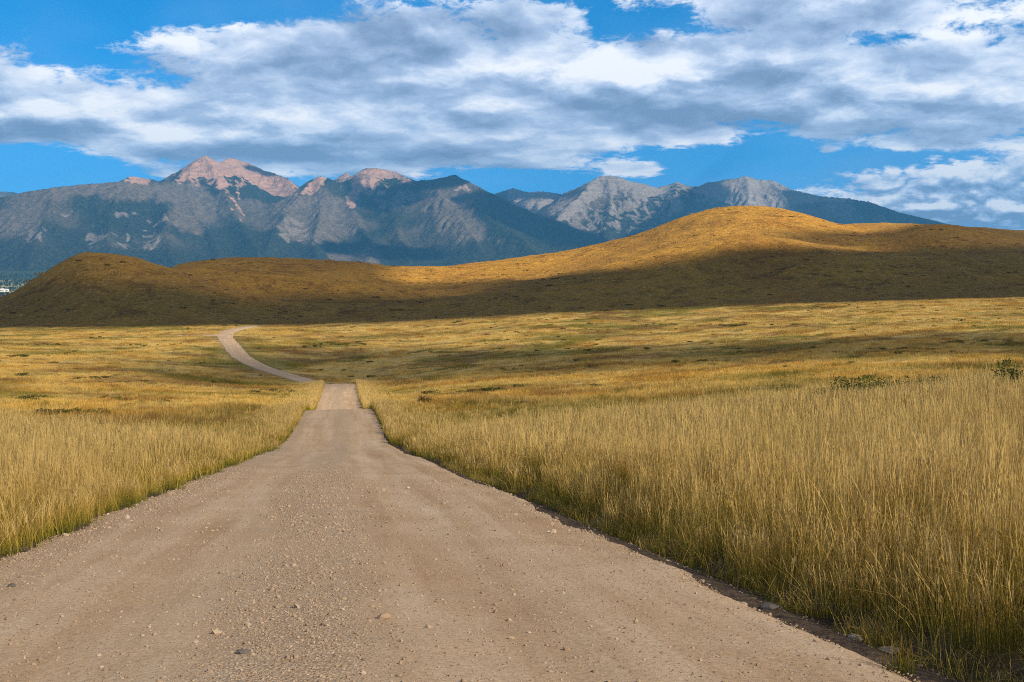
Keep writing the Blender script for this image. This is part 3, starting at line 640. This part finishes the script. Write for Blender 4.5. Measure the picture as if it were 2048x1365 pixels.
def mtn_h(x, y):
    xs, ys, h = MTN; a = np.clip((x - xs[0]) / (xs[1] - xs[0]), 0, len(xs) - 2).astype(int); b = np.clip((y - ys[0]) / (ys[1] - ys[0]), 0, len(ys) - 2).astype(int)
    return h[b, a]
def mtn_mask(ix, iy, x, y):
    m = np.zeros(ix.shape, bool)
    for p in DARKM: m |= inpoly(ix, iy, p)
    return m
shade_cloud('shade_cloud', 5200, (-6500, 5500), (8500, 17500), 40, mtn_h, mtn_mask, 40, 220, 1, 'unseen high sheets shaped to shade the mountain slopes')  # unseen sheets cut to the dark outlines on the range

# ------------------------------------------------------------------ scattering
def gn_group():
    g = bpy.data.node_groups.new('scatter', 'GeometryNodeTree')
    g.interface.new_socket('Geometry', in_out='INPUT', socket_type='NodeSocketGeometry')
    g.interface.new_socket('Geometry', in_out='OUTPUT', socket_type='NodeSocketGeometry')
    g.interface.new_socket('Collection', in_out='INPUT', socket_type='NodeSocketCollection')
    N = g.nodes; i = N.new('NodeGroupInput'); o = N.new('NodeGroupOutput'); inst = N.new('GeometryNodeInstanceOnPoints')
    ci = N.new('GeometryNodeCollectionInfo'); ci.inputs['Separate Children'].default_value = True; ci.inputs['Reset Children'].default_value = True
    def na(nm, ty):
        a = N.new('GeometryNodeInputNamedAttribute'); a.data_type = ty; a.inputs['Name'].default_value = nm; return a.outputs['Attribute']
    lk = g.links.new
    lk(i.outputs['Geometry'], inst.inputs['Points']); lk(i.outputs['Collection'], ci.inputs['Collection'])
    lk(ci.outputs[0], inst.inputs['Instance']); inst.inputs['Pick Instance'].default_value = True
    lk(na('idx', 'INT'), inst.inputs['Instance Index'])
    e = N.new('FunctionNodeEulerToRotation'); lk(na('rot', 'FLOAT_VECTOR'), e.inputs[0]); lk(e.outputs[0], inst.inputs['Rotation'])
    lk(na('scl', 'FLOAT_VECTOR'), inst.inputs['Scale']); lk(inst.outputs[0], o.inputs[0])
    return g
GN = gn_group()
def scatter(name, pts, scl, rot, meshes, label):
    n = len(pts); c = bpy.data.collections.new(name + '_source')
    for k, me in enumerate(meshes): c.objects.link(bpy.data.objects.new(f'{name}_piece_{k}', me))
    m = bpy.data.meshes.new(name); m.vertices.add(n); m.vertices.foreach_set('co', np.asarray(pts, np.float32).ravel())
    fattr(m, 'scl', scl, typ='FLOAT_VECTOR'); fattr(m, 'rot', rot, typ='FLOAT_VECTOR'); fattr(m, 'idx', RNG.integers(0, len(meshes), n), typ='INT')
    o = link(name, m, kind='stuff', label=label)
    md = o.modifiers.new('scatter', 'NODES'); md.node_group = GN
    sid = [s.identifier for s in GN.interface.items_tree if s.name == 'Collection'][0]; md[sid] = c
    return o
def blades(n, rad, hgt, wid, lean, heads=0.0, seed=0, hvar=.35, lvl=4, mats=None, name='grass_clump'):
    r = np.random.default_rng(seed); V = []; F = []; A = []; K = []
    for b in range(n):
        a = r.uniform(0, 2 * np.pi); q = rad * math.sqrt(r.random()); bx, by = q * math.cos(a), q * math.sin(a)
        hd = r.random() < heads; h = hgt * (r.uniform(.92, 1.12) if hd else r.uniform(1 - hvar, 1.0)) ; w = wid * (r.uniform(.45, .65) if hd else r.uniform(.6, 1.15))
        la = r.uniform(0, 2 * np.pi); le = abs(r.normal(0, lean)) * (.6 if hd else 1) * h; fa = r.uniform(0, np.pi); cu = r.uniform(1.5, 2.6)
        stray = r.random() < .04
        if stray: le *= 2.6
        dx, dy = math.cos(fa), math.sin(fa); base = len(V); ks = np.linspace(0, 1, lvl) if not hd else np.array([0, .35, .68, .72, .76, .80, .84, .88, .92, .96, 1.0])
        for j, k in enumerate(ks):
            px = bx + math.cos(la) * le * k ** cu; py = by + math.sin(la) * le * k ** cu; pz = h * k - .35 * le * k ** cu * (le / h)
            if hd: ww = w if k < .7 else w * (2.7 if j % 2 else 1.3) * (1 - .6 * max(0, (k - .9) / .1))
            else: ww = w * (1 - .85 * k ** 1.5)
            V += [(px - dx * ww / 2, py - dy * ww / 2, pz), (px + dx * ww / 2, py + dy * ww / 2, pz)]
            A += [k, k]; K += [1.0 if hd and k > .69 else 0.0] * 2
        for j in range(len(ks) - 1):
            i = base + 2 * j; F.append((i, i + 1, i + 3, i + 2))
    m = mesh_np(name, V, F, mats, smooth=False); fattr(m, 'h', A); fattr(m, 'head', K); return m
def m_tall():
    m, t, o = mat('tall_grass'); p = t.pos(); h = t.attr('h'); rnd = t.n('ShaderNodeObjectInfo').outputs['Random']
    pn = t.noise(p, .16, 4, .6); hh = t.add(h, t.add(t.mul(t.sub(pn, .5), -.9), t.mul(t.sub(rnd, .5), .35)))
    c = t.ramp(hh, [(.0, (.165, .175, .024)), (.26, (.31, .275, .042)), (.5, (.45, .335, .068)), (.75, (.60, .41, .115)), (1, (.68, .49, .18))])
    tone = t.mr(t.n('ShaderNodeObjectInfo').outputs['Random'], 0, 1, .55, 1.25)
    c = t.vm('SCALE', c, scale=tone)
    gr = t.mr(t.noise(t.vm('ADD', p, (40, 9, 0)), .5, 4, .6), .56, .72, 0, .55)
    c = t.mix(gr, c, t.ramp(h, [(0, (.14, .175, .022)), (.6, (.29, .285, .046)), (1, (.48, .38, .105))]))
    c = t.mix(t.mul(t.attr('head'), .6), c, (.58, .42, .17))
    d = t.n('ShaderNodeBsdfDiffuse'); r = t.n('ShaderNodeBsdfTranslucent'); t.set(d.inputs[0], c); t.set(r.inputs[0], c)
    mx = t.n('ShaderNodeMixShader'); mx.inputs[0].default_value = .36
    t.t.links.new(d.outputs[0], mx.inputs[1]); t.t.links.new(r.outputs[0], mx.inputs[2]); t.t.links.new(mx.outputs[0], o.inputs[0]); return m
def m_tuft():
    m, t, o = mat('meadow_tuft'); p = t.pos(); h = t.attr('h')
    c, _ = meadow_colour(t, p)
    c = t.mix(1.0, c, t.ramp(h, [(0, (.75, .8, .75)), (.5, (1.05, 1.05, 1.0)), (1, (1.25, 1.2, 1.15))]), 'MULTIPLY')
    d = t.n('ShaderNodeBsdfDiffuse'); r = t.n('ShaderNodeBsdfTranslucent'); t.set(d.inputs[0], c); t.set(r.inputs[0], c)
    mx = t.n('ShaderNodeMixShader'); mx.inputs[0].default_value = .25
    t.t.links.new(d.outputs[0], mx.inputs[1]); t.t.links.new(r.outputs[0], mx.inputs[2]); t.t.links.new(mx.outputs[0], o.inputs[0]); return m
MAT['tall'] = m_tall(); MAT['tuft'] = m_tuft()
def fan(y0, y1, dens, margin=4.0, k=.47):
    """random land points in the widening strip in front of the camera"""
    n = int(dens * ((y1 - y0) * 2 * margin + k * (y1 ** 2 - max(y0, 0) ** 2)))
    Y = np.concatenate([RNG.uniform(y0, y1, n * 3)]); X = RNG.uniform(-1, 1, n * 3) * (margin + k * y1)
    ok = np.abs(X) < margin + k * np.maximum(Y, 0); X, Y = X[ok], Y[ok]
    area = (y1 - y0) * 2 * margin + k * (y1 ** 2 - max(y0, 0) ** 2); m = int(dens * area)
    return X[:m], Y[:m]
def rot3(n, tilt): return np.stack([RNG.normal(0, tilt, n), RNG.normal(0, tilt, n), RNG.uniform(0, 2 * np.pi, n)], 1)
def grass():
    near = [blades(52, .20, .80, .0052, .24, .34, 10 + k, mats=MAT['tall']) for k in range(8)]
    mid = [blades(44, .30, .80, .011, .20, .30, 30 + k, lvl=3, mats=MAT['tall']) for k in range(5)]
    def tall(X, Y, edge):
        s = road_s(X, Y); w = road_w(Y); a = np.abs(s); e = a - w
        rag = .22 * perlin(Y / 1.3, s * 0 + np.sign(s), 111) + .15 * perlin(Y / .45, s * 0, 112)
        lim = np.where(s > 0, road_edge(Y, 1) - w + .38 + rag, road_edge(Y, -1) - w - .30 + .5 * rag)
        hgt = np.where(s > 0, .95, .80) * (.50 + .50 * sstep(-.1, 1.1, e - lim)) * (1 + .30 * perlin(X / 1.7, Y / 1.7, 113) + .18 * perlin(X / .5, Y / .5, 114))
        keep = e > lim
        return s, e, lim, hgt, keep
    for nm, (y0, y1, dn, src, lab) in {'tall_grass': (-1, 24, 17, near, 'tall straw-coloured grass with green bases along the near road'), 'tall_grass.001': (24, 84, 6.5, mid, 'tall golden grass belt on both sides of the road')}.items():
        X, Y = fan(y0, y1, dn); s, e, lim, hg, keep = tall(X, Y, 0)
        belt = np.where(s > 0, 1 - sstep(46, 84, Y + .25 * (X - 0)) , 1 - sstep(38, 76, Y - .1 * s))
        if y0 > 10: keep &= RNG.random(len(X)) < belt * .95 + .05; hg = hg * (.45 + .55 * belt)
        gap = perlin(X / 1.1, Y / 1.1, 115); keep &= RNG.random(len(X)) < sstep(-.75, -.1, gap) * .8 + .2
        X, Y, hg = X[keep], Y[keep], hg[keep]; n = len(X)
        Z = H(X, Y) - .01; wv = RNG.uniform(.85, 1.2, n)
        scatter(nm, np.stack([X, Y, Z], 1), np.stack([wv, wv, hg / .8 * RNG.uniform(.85, 1.12, n)], 1), rot3(n, .07), src, lab)
    # single seed stalks standing above the rest
    stalk = [blades(3, .10, 1.06, .0055, .20, 1.0, 90 + k, mats=MAT['tall']) for k in range(8)]
    X, Y = fan(0, 62, 3.2); s, e, lim, hg, keep = tall(X, Y, 0); keep &= (e > lim + .35) & (perlin(X / 3, Y / 3, 118) > -.15); X, Y, hg = X[keep], Y[keep], hg[keep]; n = len(X)
    ws = np.clip(Y / 18, 1, 2.2)
    scatter('seed_stalks', np.stack([X, Y, H(X, Y)], 1), np.stack([ws, ws, hg * RNG.uniform(.9, 1.35, n)], 1), rot3(n, .10), stalk, 'pale seed stalks standing above the tall grass')
    # short trampled grass and weeds spilling over the road edges
    short = [blades(16, .12, .24, .0055, .75, 0, 190 + k, hvar=.7, mats=MAT['tall']) for k in range(6)]
    n = 2600; Y = RNG.uniform(3, 40, n); sd = np.where(RNG.random(n) < .5, 1, -1); q = np.where(sd > 0, road_edge(Y, 1) + .16, road_edge(Y, -1) - .06) + np.abs(RNG.normal(0, .28, n)); X = road_x(Y) + sd * q
    kp = perlin(X / .6, Y / .6, 119) > -.12; X, Y = X[kp], Y[kp]; n = len(X); wv = RNG.uniform(.5, 1.3, n)
    scatter('edge_weeds', np.stack([X, Y, H(X, Y) - .01], 1), np.stack([wv, wv, wv], 1), rot3(n, .25), short, 'short trampled grass and weeds along the road edges')
    # tall verge along the far road
    Y = RNG.uniform(62, 185, 7000); sd = np.where(RNG.random(7000) < .55, 1, -1); e = RNG.exponential(1.3, 7000) + .12; s = sd * (road_w(Y) + e)
    X = road_x(Y) + s; n = len(X)
    scatter('verge_grass', np.stack([X, Y, H(X, Y)], 1), np.stack([np.full(n, 1.1), np.full(n, 1.1), RNG.uniform(.6, 1.05, n) * np.exp(-e / 6)], 1), rot3(n, .06), mid, 'bright golden grass verge along the far road')
    t1 = [blades(60, .55, .34, .016, .30, .12, 50 + k, lvl=3, mats=MAT['tuft']) for k in range(5)]
    t2 = [blades(70, 1.3, .36, .04, .35, 0, 60 + k, lvl=3, mats=MAT['tuft']) for k in range(4)]
    for nm, (y0, y1, dn, src, lab) in {'meadow_grass': (40, 190, 1.1, t1, 'short dry grass of the middle meadow'), 'meadow_grass.001': (190, 410, .2, t2, 'short dry grass of the far meadow')}.items():
        X, Y = fan(y0, y1, dn); s = road_s(X, Y); keep = np.abs(s) > road_w(Y) + (.7 if y0 < 100 else 1.6)
        if y0 < 100: keep &= RNG.random(len(X)) < sstep(40, 75, Y)
        X, Y = X[keep], Y[keep]; n = len(X); q = (1 + .7 * (1 - sstep(50, 130, Y))) * RNG.uniform(.6, 1.3, n) * (1 + .8 * np.clip(perlin(X / 14, Y / 14, 121), -.6, 1))
        scatter(nm, np.stack([X, Y, H(X, Y) - .02], 1), np.stack([RNG.uniform(.8, 1.3, n)] * 2 + [q], 1), rot3(n, .05), src, lab)
grass()

# ------------------------------------------------------------------ leafy shrubs
def at(px, py, y0=5, y1=2500):
    Y = np.geomspace(y0, y1, 6000); X = (px - CX) / FPX * Y; z = H(X, Y); r = (HOR - py) / FPX * Y
    i = int(np.argmax(z >= r)); return X[i], Y[i], z[i]
def m_leaf(name, cols):
    m, t, o = mat(name); p = t.pos(); c = t.ramp(t.add(t.mul(t.noise(p, 2.5, 3, .6), .6), t.mul(t.attr('h'), .4)), cols)
    d = t.n('ShaderNodeBsdfDiffuse'); r = t.n('ShaderNodeBsdfTranslucent'); t.set(d.inputs[0], c); t.set(r.inputs[0], c)
    mx = t.n('ShaderNodeMixShader'); mx.inputs[0].default_value = .3
    t.t.links.new(d.outputs[0], mx.inputs[1]); t.t.links.new(r.outputs[0], mx.inputs[2]); t.t.links.new(mx.outputs[0], o.inputs[0]); return m
MAT['leaf'] = m_leaf('shrub_leaf', [(.25, (.022, .035, .010)), (.5, (.05, .07, .018)), (.8, (.10, .12, .03))])
MAT['leaf_brown'] = m_leaf('shrub_leaf_brown', [(.25, (.035, .03, .012)), (.5, (.085, .07, .024)), (.8, (.17, .12, .04))])
MAT['twig'] = m_leaf('twig', [(0, (.05, .035, .022)), (1, (.12, .085, .055))])
def leaf_mesh(n, rx, rz, size, seed, mt, name='foliage'):
    r = np.random.default_rng(seed); V = []; F = []; A = []
    lob = [(r.uniform(-.6, .6) * rx, r.uniform(-.6, .6) * rx, r.uniform(.35, .75) * rz, r.uniform(.35, .6)) for _ in range(7)]
    for k in range(n):
        lx, ly, lz, lr = lob[r.integers(0, 7)]; d = r.normal(size=3); d /= np.linalg.norm(d); q = r.random() ** .4 * lr
        c = np.array([lx + d[0] * q * rx, ly + d[1] * q * rx, max(.04, lz + d[2] * q * rz)])
        a = r.normal(size=3); a /= np.linalg.norm(a); b = np.cross(a, r.normal(size=3)); b /= np.linalg.norm(b); sz = size * r.uniform(.6, 1.3)
        i = len(V); V += [c - a * sz, c + b * sz * .45, c + a * sz, c - b * sz * .45]; F.append((i, i + 1, i + 2, i + 3)); A += [c[2] / rz] * 4
    m = mesh_np(name, V, F, mt, smooth=False); fattr(m, 'h', A); return m
def stem_mesh(rx, rz, seed):
    r = np.random.default_rng(seed); V = []; F = []
    for k in range(9):
        a = r.uniform(0, 6.28); q = r.uniform(.2, .7) * rx; tip = np.array([q * math.cos(a), q * math.sin(a), r.uniform(.5, .9) * rz]); b0 = np.array([.05 * math.cos(a), .05 * math.sin(a), -.05])
        i = len(V)
        for c, w in ((b0, .016), (b0 * .4 + tip * .6 + np.array([0, 0, .08]), .010), (tip, .004)):
            V += [c + np.array([w * math.cos(t), w * math.sin(t), 0]) for t in (0, 2.1, 4.2)]
        for j in (0, 3):
            for e in range(3): F.append((i + j + e, i + j + (e + 1) % 3, i + j + 3 + (e + 1) % 3, i + j + 3 + e))
    m = mesh_np('stem', V, F, MAT['twig']); fattr(m, 'h', [.5] * len(V)); return m
def shrub(px, py, Y, rx, rz, seed, label, brown=False, n=1100, group=None, size=.05):
    x = (px - CX) / FPX * Y; o = link('shrub', None, label=label, category='shrub'); o.location = (x, Y, float(H(x, Y)))
    if group: o['group'] = group
    link('foliage', leaf_mesh(n, rx, rz, size, seed, MAT['leaf_brown' if brown else 'leaf']), o); link('stem', stem_mesh(rx, rz, seed), o)
shrub(848, 803, 92, .72, .75, 1, 'small dark rounded bush standing alone right of the far road', True)
for k, (px, Y, rx, rz, lab) in enumerate([(1640, 47, .9, 1.16, 'leftmost low green shrub in the row behind the tall right-hand grass'), (1695, 45, 1.0, 1.29, 'second green shrub from the left in the row behind the tall grass'),
        (1752, 47, .85, 1.20, 'middle green shrub of the row poking above the right-hand grass'), (1812, 46, .9, 1.25, 'green shrub right of the middle in the row behind the grass'),
        (1868, 47, .8, 1.16, 'rightmost low shrub of the row above the tall grass'), (2030, 41, .8, 1.4, 'tall dark leafy shrub at the right edge of the picture')]):
    shrub(px, 0, Y, rx, rz, 20 + k, lab, group='shrubs in the right-hand grass', size=.05, n=2600)
def low_shrubs():
    src = [leaf_mesh(260, 1.0, .42, .11, 300 + k, MAT['leaf']) for k in range(3)] + [leaf_mesh(260, 1.0, .42, .11, 310 + k, MAT['leaf_brown']) for k in range(3)]
    pts = []
    for (px, py, wx, wy, n) in [(670, 689, 70, 3, 26), (620, 694, 40, 2, 10), (960, 782, 90, 4, 30), (1060, 774, 40, 2, 12), (870, 789, 30, 2, 8), (1790, 707, 90, 3, 26), (1840, 700, 60, 2, 12), (1400, 724, 70, 2, 12),
            (1500, 652, 120, 2, 18), (1330, 650, 60, 2, 8), (300, 692, 50, 2, 10), (190, 757, 30, 2, 8), (30, 713, 30, 3, 10), (80, 690, 60, 2, 8), (560, 640, 60, 2, 4), (240, 800, 60, 3, 10), (330, 806, 60, 2, 10), (560, 785, 50, 3, 14), (60, 800, 40, 3, 8),
            (130, 828, 90, 3, 18), (450, 712, 14, 2, 5), (1180, 660, 80, 2, 10), (1900, 640, 80, 2, 12), (1760, 625, 60, 2, 8), (1950, 686, 70, 2, 14), (1080, 640, 90, 2, 10), (1700, 762, 60, 2, 6), (1250, 700, 90, 2, 8)]:
        for k in range(n): pts.append(at(px + RNG.normal(0, wx * .5), py + RNG.normal(0, wy * .5)))
    X, Y = fan(70, 400, .004); k = np.abs(road_s(X, Y)) > 5; pts += list(zip(X[k], Y[k], H(X[k], Y[k])))
    pts = np.array([p for p in pts if abs(float(road_s(np.array(p[0]), np.array(p[1])))) > 4.6]); n = len(pts); q = RNG.uniform(.3, .85, n)
    scatter('low_shrubs', pts, np.stack([q * 1.3, q * 1.1, q * RNG.uniform(.6, 1.1, n)], 1), rot3(n, 0), src, 'scattered mats of low green shrubs in the meadow')
    # tufts and dark sage on the hills
    X, Y = fan(470, 1050, .018, 10, .5); keep = perlin(X / 40, Y / 40, 130) > -.05; X, Y = X[keep], Y[keep]; n = len(X)
    q = RNG.lognormal(-.35, .45, n)
    src2 = [leaf_mesh(60, 1.1, .35, .22, 320 + k, MAT['leaf_brown']) for k in range(1)] + [blades(46, 1.5, .6, .10, .5, 0, 330 + k, lvl=3, mats=MAT['hilltuft']) for k in range(4)]
    scatter('hill_tufts', np.stack([X, Y, H(X, Y) - .05], 1), np.stack([q * 1.4, q * 1.1, q], 1), rot3(n, .05), src2, 'dry tufts and dark low sage on the hill slopes')
def m_hilltuft():
    m, t, o = mat('hill_tuft'); p = t.pos()
    principled(t, o, t.ramp(t.noise(p, .2, 3, .6), [(.3, (.26, .14, .045)), (.7, (.48, .30, .10))]), .95, None, .0); return m
MAT['hilltuft'] = m_hilltuft()
low_shrubs()

# ------------------------------------------------------------------ gravel and stones
def m_stone(name, cols):
    m, t, o = mat(name); p = t.pos(); rnd = t.n('ShaderNodeObjectInfo').outputs['Random']
    c = t.mix(.5, t.ramp(rnd, cols), t.ramp(t.noise(p, 60, 3, .6), cols)); principled(t, o, c, .9, t.bump(t.noise(p, 120, 3, .6), .4, .01), .2); return m
MAT['pebble'] = m_stone('pebble', [(0, (.17, .115, .08)), (.4, (.32, .23, .155)), (.75, (.42, .32, .235)), (1, (.58, .48, .38))])
MAT['stone_dark'] = m_stone('dark_stone', [(0, (.07, .062, .06)), (1, (.17, .15, .135))]); MAT['stone_pale'] = m_stone('pale_stone', [(0, (.26, .20, .15)), (1, (.44, .36, .28))])
def stone_mesh(seed, flat=.6, mt=None, sub=1, name='pebble'):
    import bmesh
    bm = bmesh.new(); bmesh.ops.create_icosphere(bm, subdivisions=sub, radius=1.0); r = np.random.default_rng(seed); e = r.uniform(.7, 1.3)
    pl = [(r.normal(size=3), r.uniform(.55, .85)) for _ in range(5)]
    for v in bm.verts:
        c = np.array(v.co) * (1 + r.uniform(-.12, .12))
        for nrm, dd in pl:
            nn = nrm / np.linalg.norm(nrm); k = c @ nn
            if k > dd: c = c - nn * (k - dd)
        v.co = (c[0] * e, c[1], c[2] * flat)
    m = bpy.data.meshes.new(name); bm.to_mesh(m); bm.free(); m.materials.append(mt or MAT['pebble']); return m
def road_z(X, Y):
    s = road_s(X, Y); return H(X, Y, carve=False, rough=False) + road_shape(s, X, Y, Y)
def pebbles():
    src = [stone_mesh(400 + k, .62) for k in range(8)]
    P, Q = [], []
    for (y0, y1, n, lo, sg) in [(5.0, 15, 90000, .0060, .5), (15, 40, 60000, .010, .5)]:
        Y = RNG.uniform(y0, y1, n); w = road_w(Y); s = RNG.uniform(-1.12, 1.08, n) * w; g = gravel_amt(s, w, Y)
        g = np.where(s > road_edge(Y, 1) - .15, .16, g) * (1 - sstep(24, 40, Y))
        X = road_x(Y) + s; ok = (RNG.random(n) < np.clip(g, .20 * (1 - sstep(24, 40, Y)), 1)) & (np.abs(X) < .46 * Y + 1.5)
        X, Y, s, w = X[ok], Y[ok], s[ok], w[ok]; q = np.minimum(lo * np.exp(RNG.normal(0, sg, len(X))), .035)
        q = np.where(RNG.random(len(X)) < .012, q * 2.0, q)
        P.append(np.stack([X, Y, np.where((s < road_edge(Y, 1) - .03) & (s > -road_edge(Y, -1) + .03), road_z(X, Y), H(X, Y)) + q * .12], 1)); Q.append(q)
    P = np.concatenate(P); Q = np.concatenate(Q); n = len(P)
    scatter('gravel', P, np.stack([Q] * 3, 1), rot3(n, .5), src, 'loose pale gravel lying on the road')
pebbles()
def stones():
    for k, (px, py, r, fl, mt, lab) in enumerate([(1540, 1217, .105, .35, 'stone_dark', 'flat dark grey stone in the dirt under the right-hand grass'), (1709, 1279, .075, .5, 'stone_pale', 'pale brown stone in the dirt, left of the grass tuft'),
            (1776, 1304, .14, .22, 'stone_pale', 'broad flat slab behind the small grass tuft at the road edge'), (1486, 1213, .05, .6, 'stone_pale', 'small pale stone left of the flat dark stone'),
            (24, 1204, .055, .6, 'stone_dark', 'dark stone on the road at the left edge of the picture'), (487, 1358, .05, .55, 'stone_dark', 'dark stone on the road at the bottom, left of centre'),
            (536, 797, .34, .55, 'stone_pale', 'pale boulder in the meadow left of the far road')]):
        x, y, z = at(px, py); s = float(road_s(np.array(x), np.array(y)))
        if abs(s) < 3.6 and y < 40: z = max(z, float(road_z(np.array(x), np.array(y))))
        o = link('boulder' if y > 40 else 'stone', stone_mesh(500 + k, fl, MAT[mt], 3, 'stone'), label=lab, category='boulder' if y > 40 else 'stone', group='loose stones')
        o.location = (x, y, z + r * fl * .22); o.scale = (r * .72,) * 3; o.rotation_euler = (.05, .08, k * 1.3)
    x, y, z = at(1795, 1348); o = link('grass_tuft', blades(70, .10, .26, .006, .75, 0, 77, mats=MAT['tall'], name='grass_tuft'), label='small sprawling grass tuft on the dirt at the bottom right road edge', category='grass tuft')
    o.location = (x, y, z)
stones()

# ------------------------------------------------------------------ farm and woods in the valley, far left
def farm():
    m1, t, o1 = mat('white_boards'); principled(t, o1, t.ramp(t.noise(t.pos(), .3, 3), [(.3, (.70, .69, .66)), (.7, (.82, .81, .79))]), .8)
    m2, t, o2 = mat('metal_roof'); principled(t, o2, t.ramp(t.noise(t.pos(), .3, 3), [(.3, (.55, .55, .56)), (.7, (.72, .72, .72))]), .5)
    m3, t, o3 = mat('dark_door'); principled(t, o3, (.06, .06, .065), .7)
    def hut(px, Yd, w, d, h, rh, lab):
        x = (px - CX) / FPX * Yd; e = link('farm_building', None, label=lab, category='building', group='white farm buildings'); e.location = (x, Yd, VZ); a, b = w / 2, d / 2
        def part(nm, V, F, mt):
            me = bpy.data.meshes.new(nm); me.from_pydata(V, [], F); me.materials.append(mt); return link(nm, me, e)
        part('wall', [(-a,-b,-3),(a,-b,-3),(a,b,-3),(-a,b,-3),(-a,-b,h),(a,-b,h),(a,b,h),(-a,b,h),(-a,0,h+rh),(a,0,h+rh)], [(0,1,5,4),(2,3,7,6),(1,2,6,9,5),(3,0,4,8,7)], m1)
        q = .8; part('roof', [(-a-q,-b-q,h-.3),(a+q,-b-q,h-.3),(a+q,0,h+rh+.3),(-a-q,0,h+rh+.3),(-a-q,b+q,h-.3),(a+q,b+q,h-.3)], [(0,1,2,3),(3,2,5,4)], m2)
        for k in range(3): dx = -a + w * (k + .5) / 3; part('door' if k == 1 else 'window', [(dx-1.4,-b-.06,.0 if k == 1 else 2),(dx+1.4,-b-.06,.0 if k == 1 else 2),(dx+1.4,-b-.06,3.6),(dx-1.4,-b-.06,3.6)], [(0,1,2,3)], m3)
    VZ = -106.0
    hut(5, 4400, 13, 10, 5, 4.5, 'white farm building at the far left edge below the mountains'); hut(14, 4450, 12, 9, 4, 3, 'small white shed right of the far farm building')
    # paddock
    V = [((px - CX) / FPX * 4300, Y, VZ - .5) for px, Y in ((-60, 4150), (12, 4150), (16, 4390), (-60, 4390))]
    # dark wood belts
    mt, t, o = mat('distant_wood'); principled(t, o, t.ramp(t.noise(t.pos(), .05, 4, .7), [(.3, (.018, .03, .014)), (.6, (.05, .07, .03)), (.8, (.10, .11, .05))]), .95, None, 0)
    src = [leaf_mesh(60, 4.0, 11, 2.6, 700 + k, mt) for k in range(4)]
    n = 3000; X = RNG.uniform(-.52, -.32, n); Y = 4700 + 4300 * RNG.random(n) ** 1.0; X = X * Y
    k = fbm(X / 420, Y / 260, 3, 140) > -.02; X, Y = X[k], Y[k]; q = RNG.uniform(.7, 1.4, len(X))
    val = np.interp(Y, [2700, 4500, 6500, 8000, 9000, 9800], [-150, -152, -140, -118, -95, -60]) + 6 * fbm(X / 900, Y / 900, 3, 4)
    scatter('distant_wood', np.stack([X, Y, val], 1), np.stack([q] * 3, 1), rot3(len(X), 0), src, 'belts of far dark trees on the valley floor')
farm()
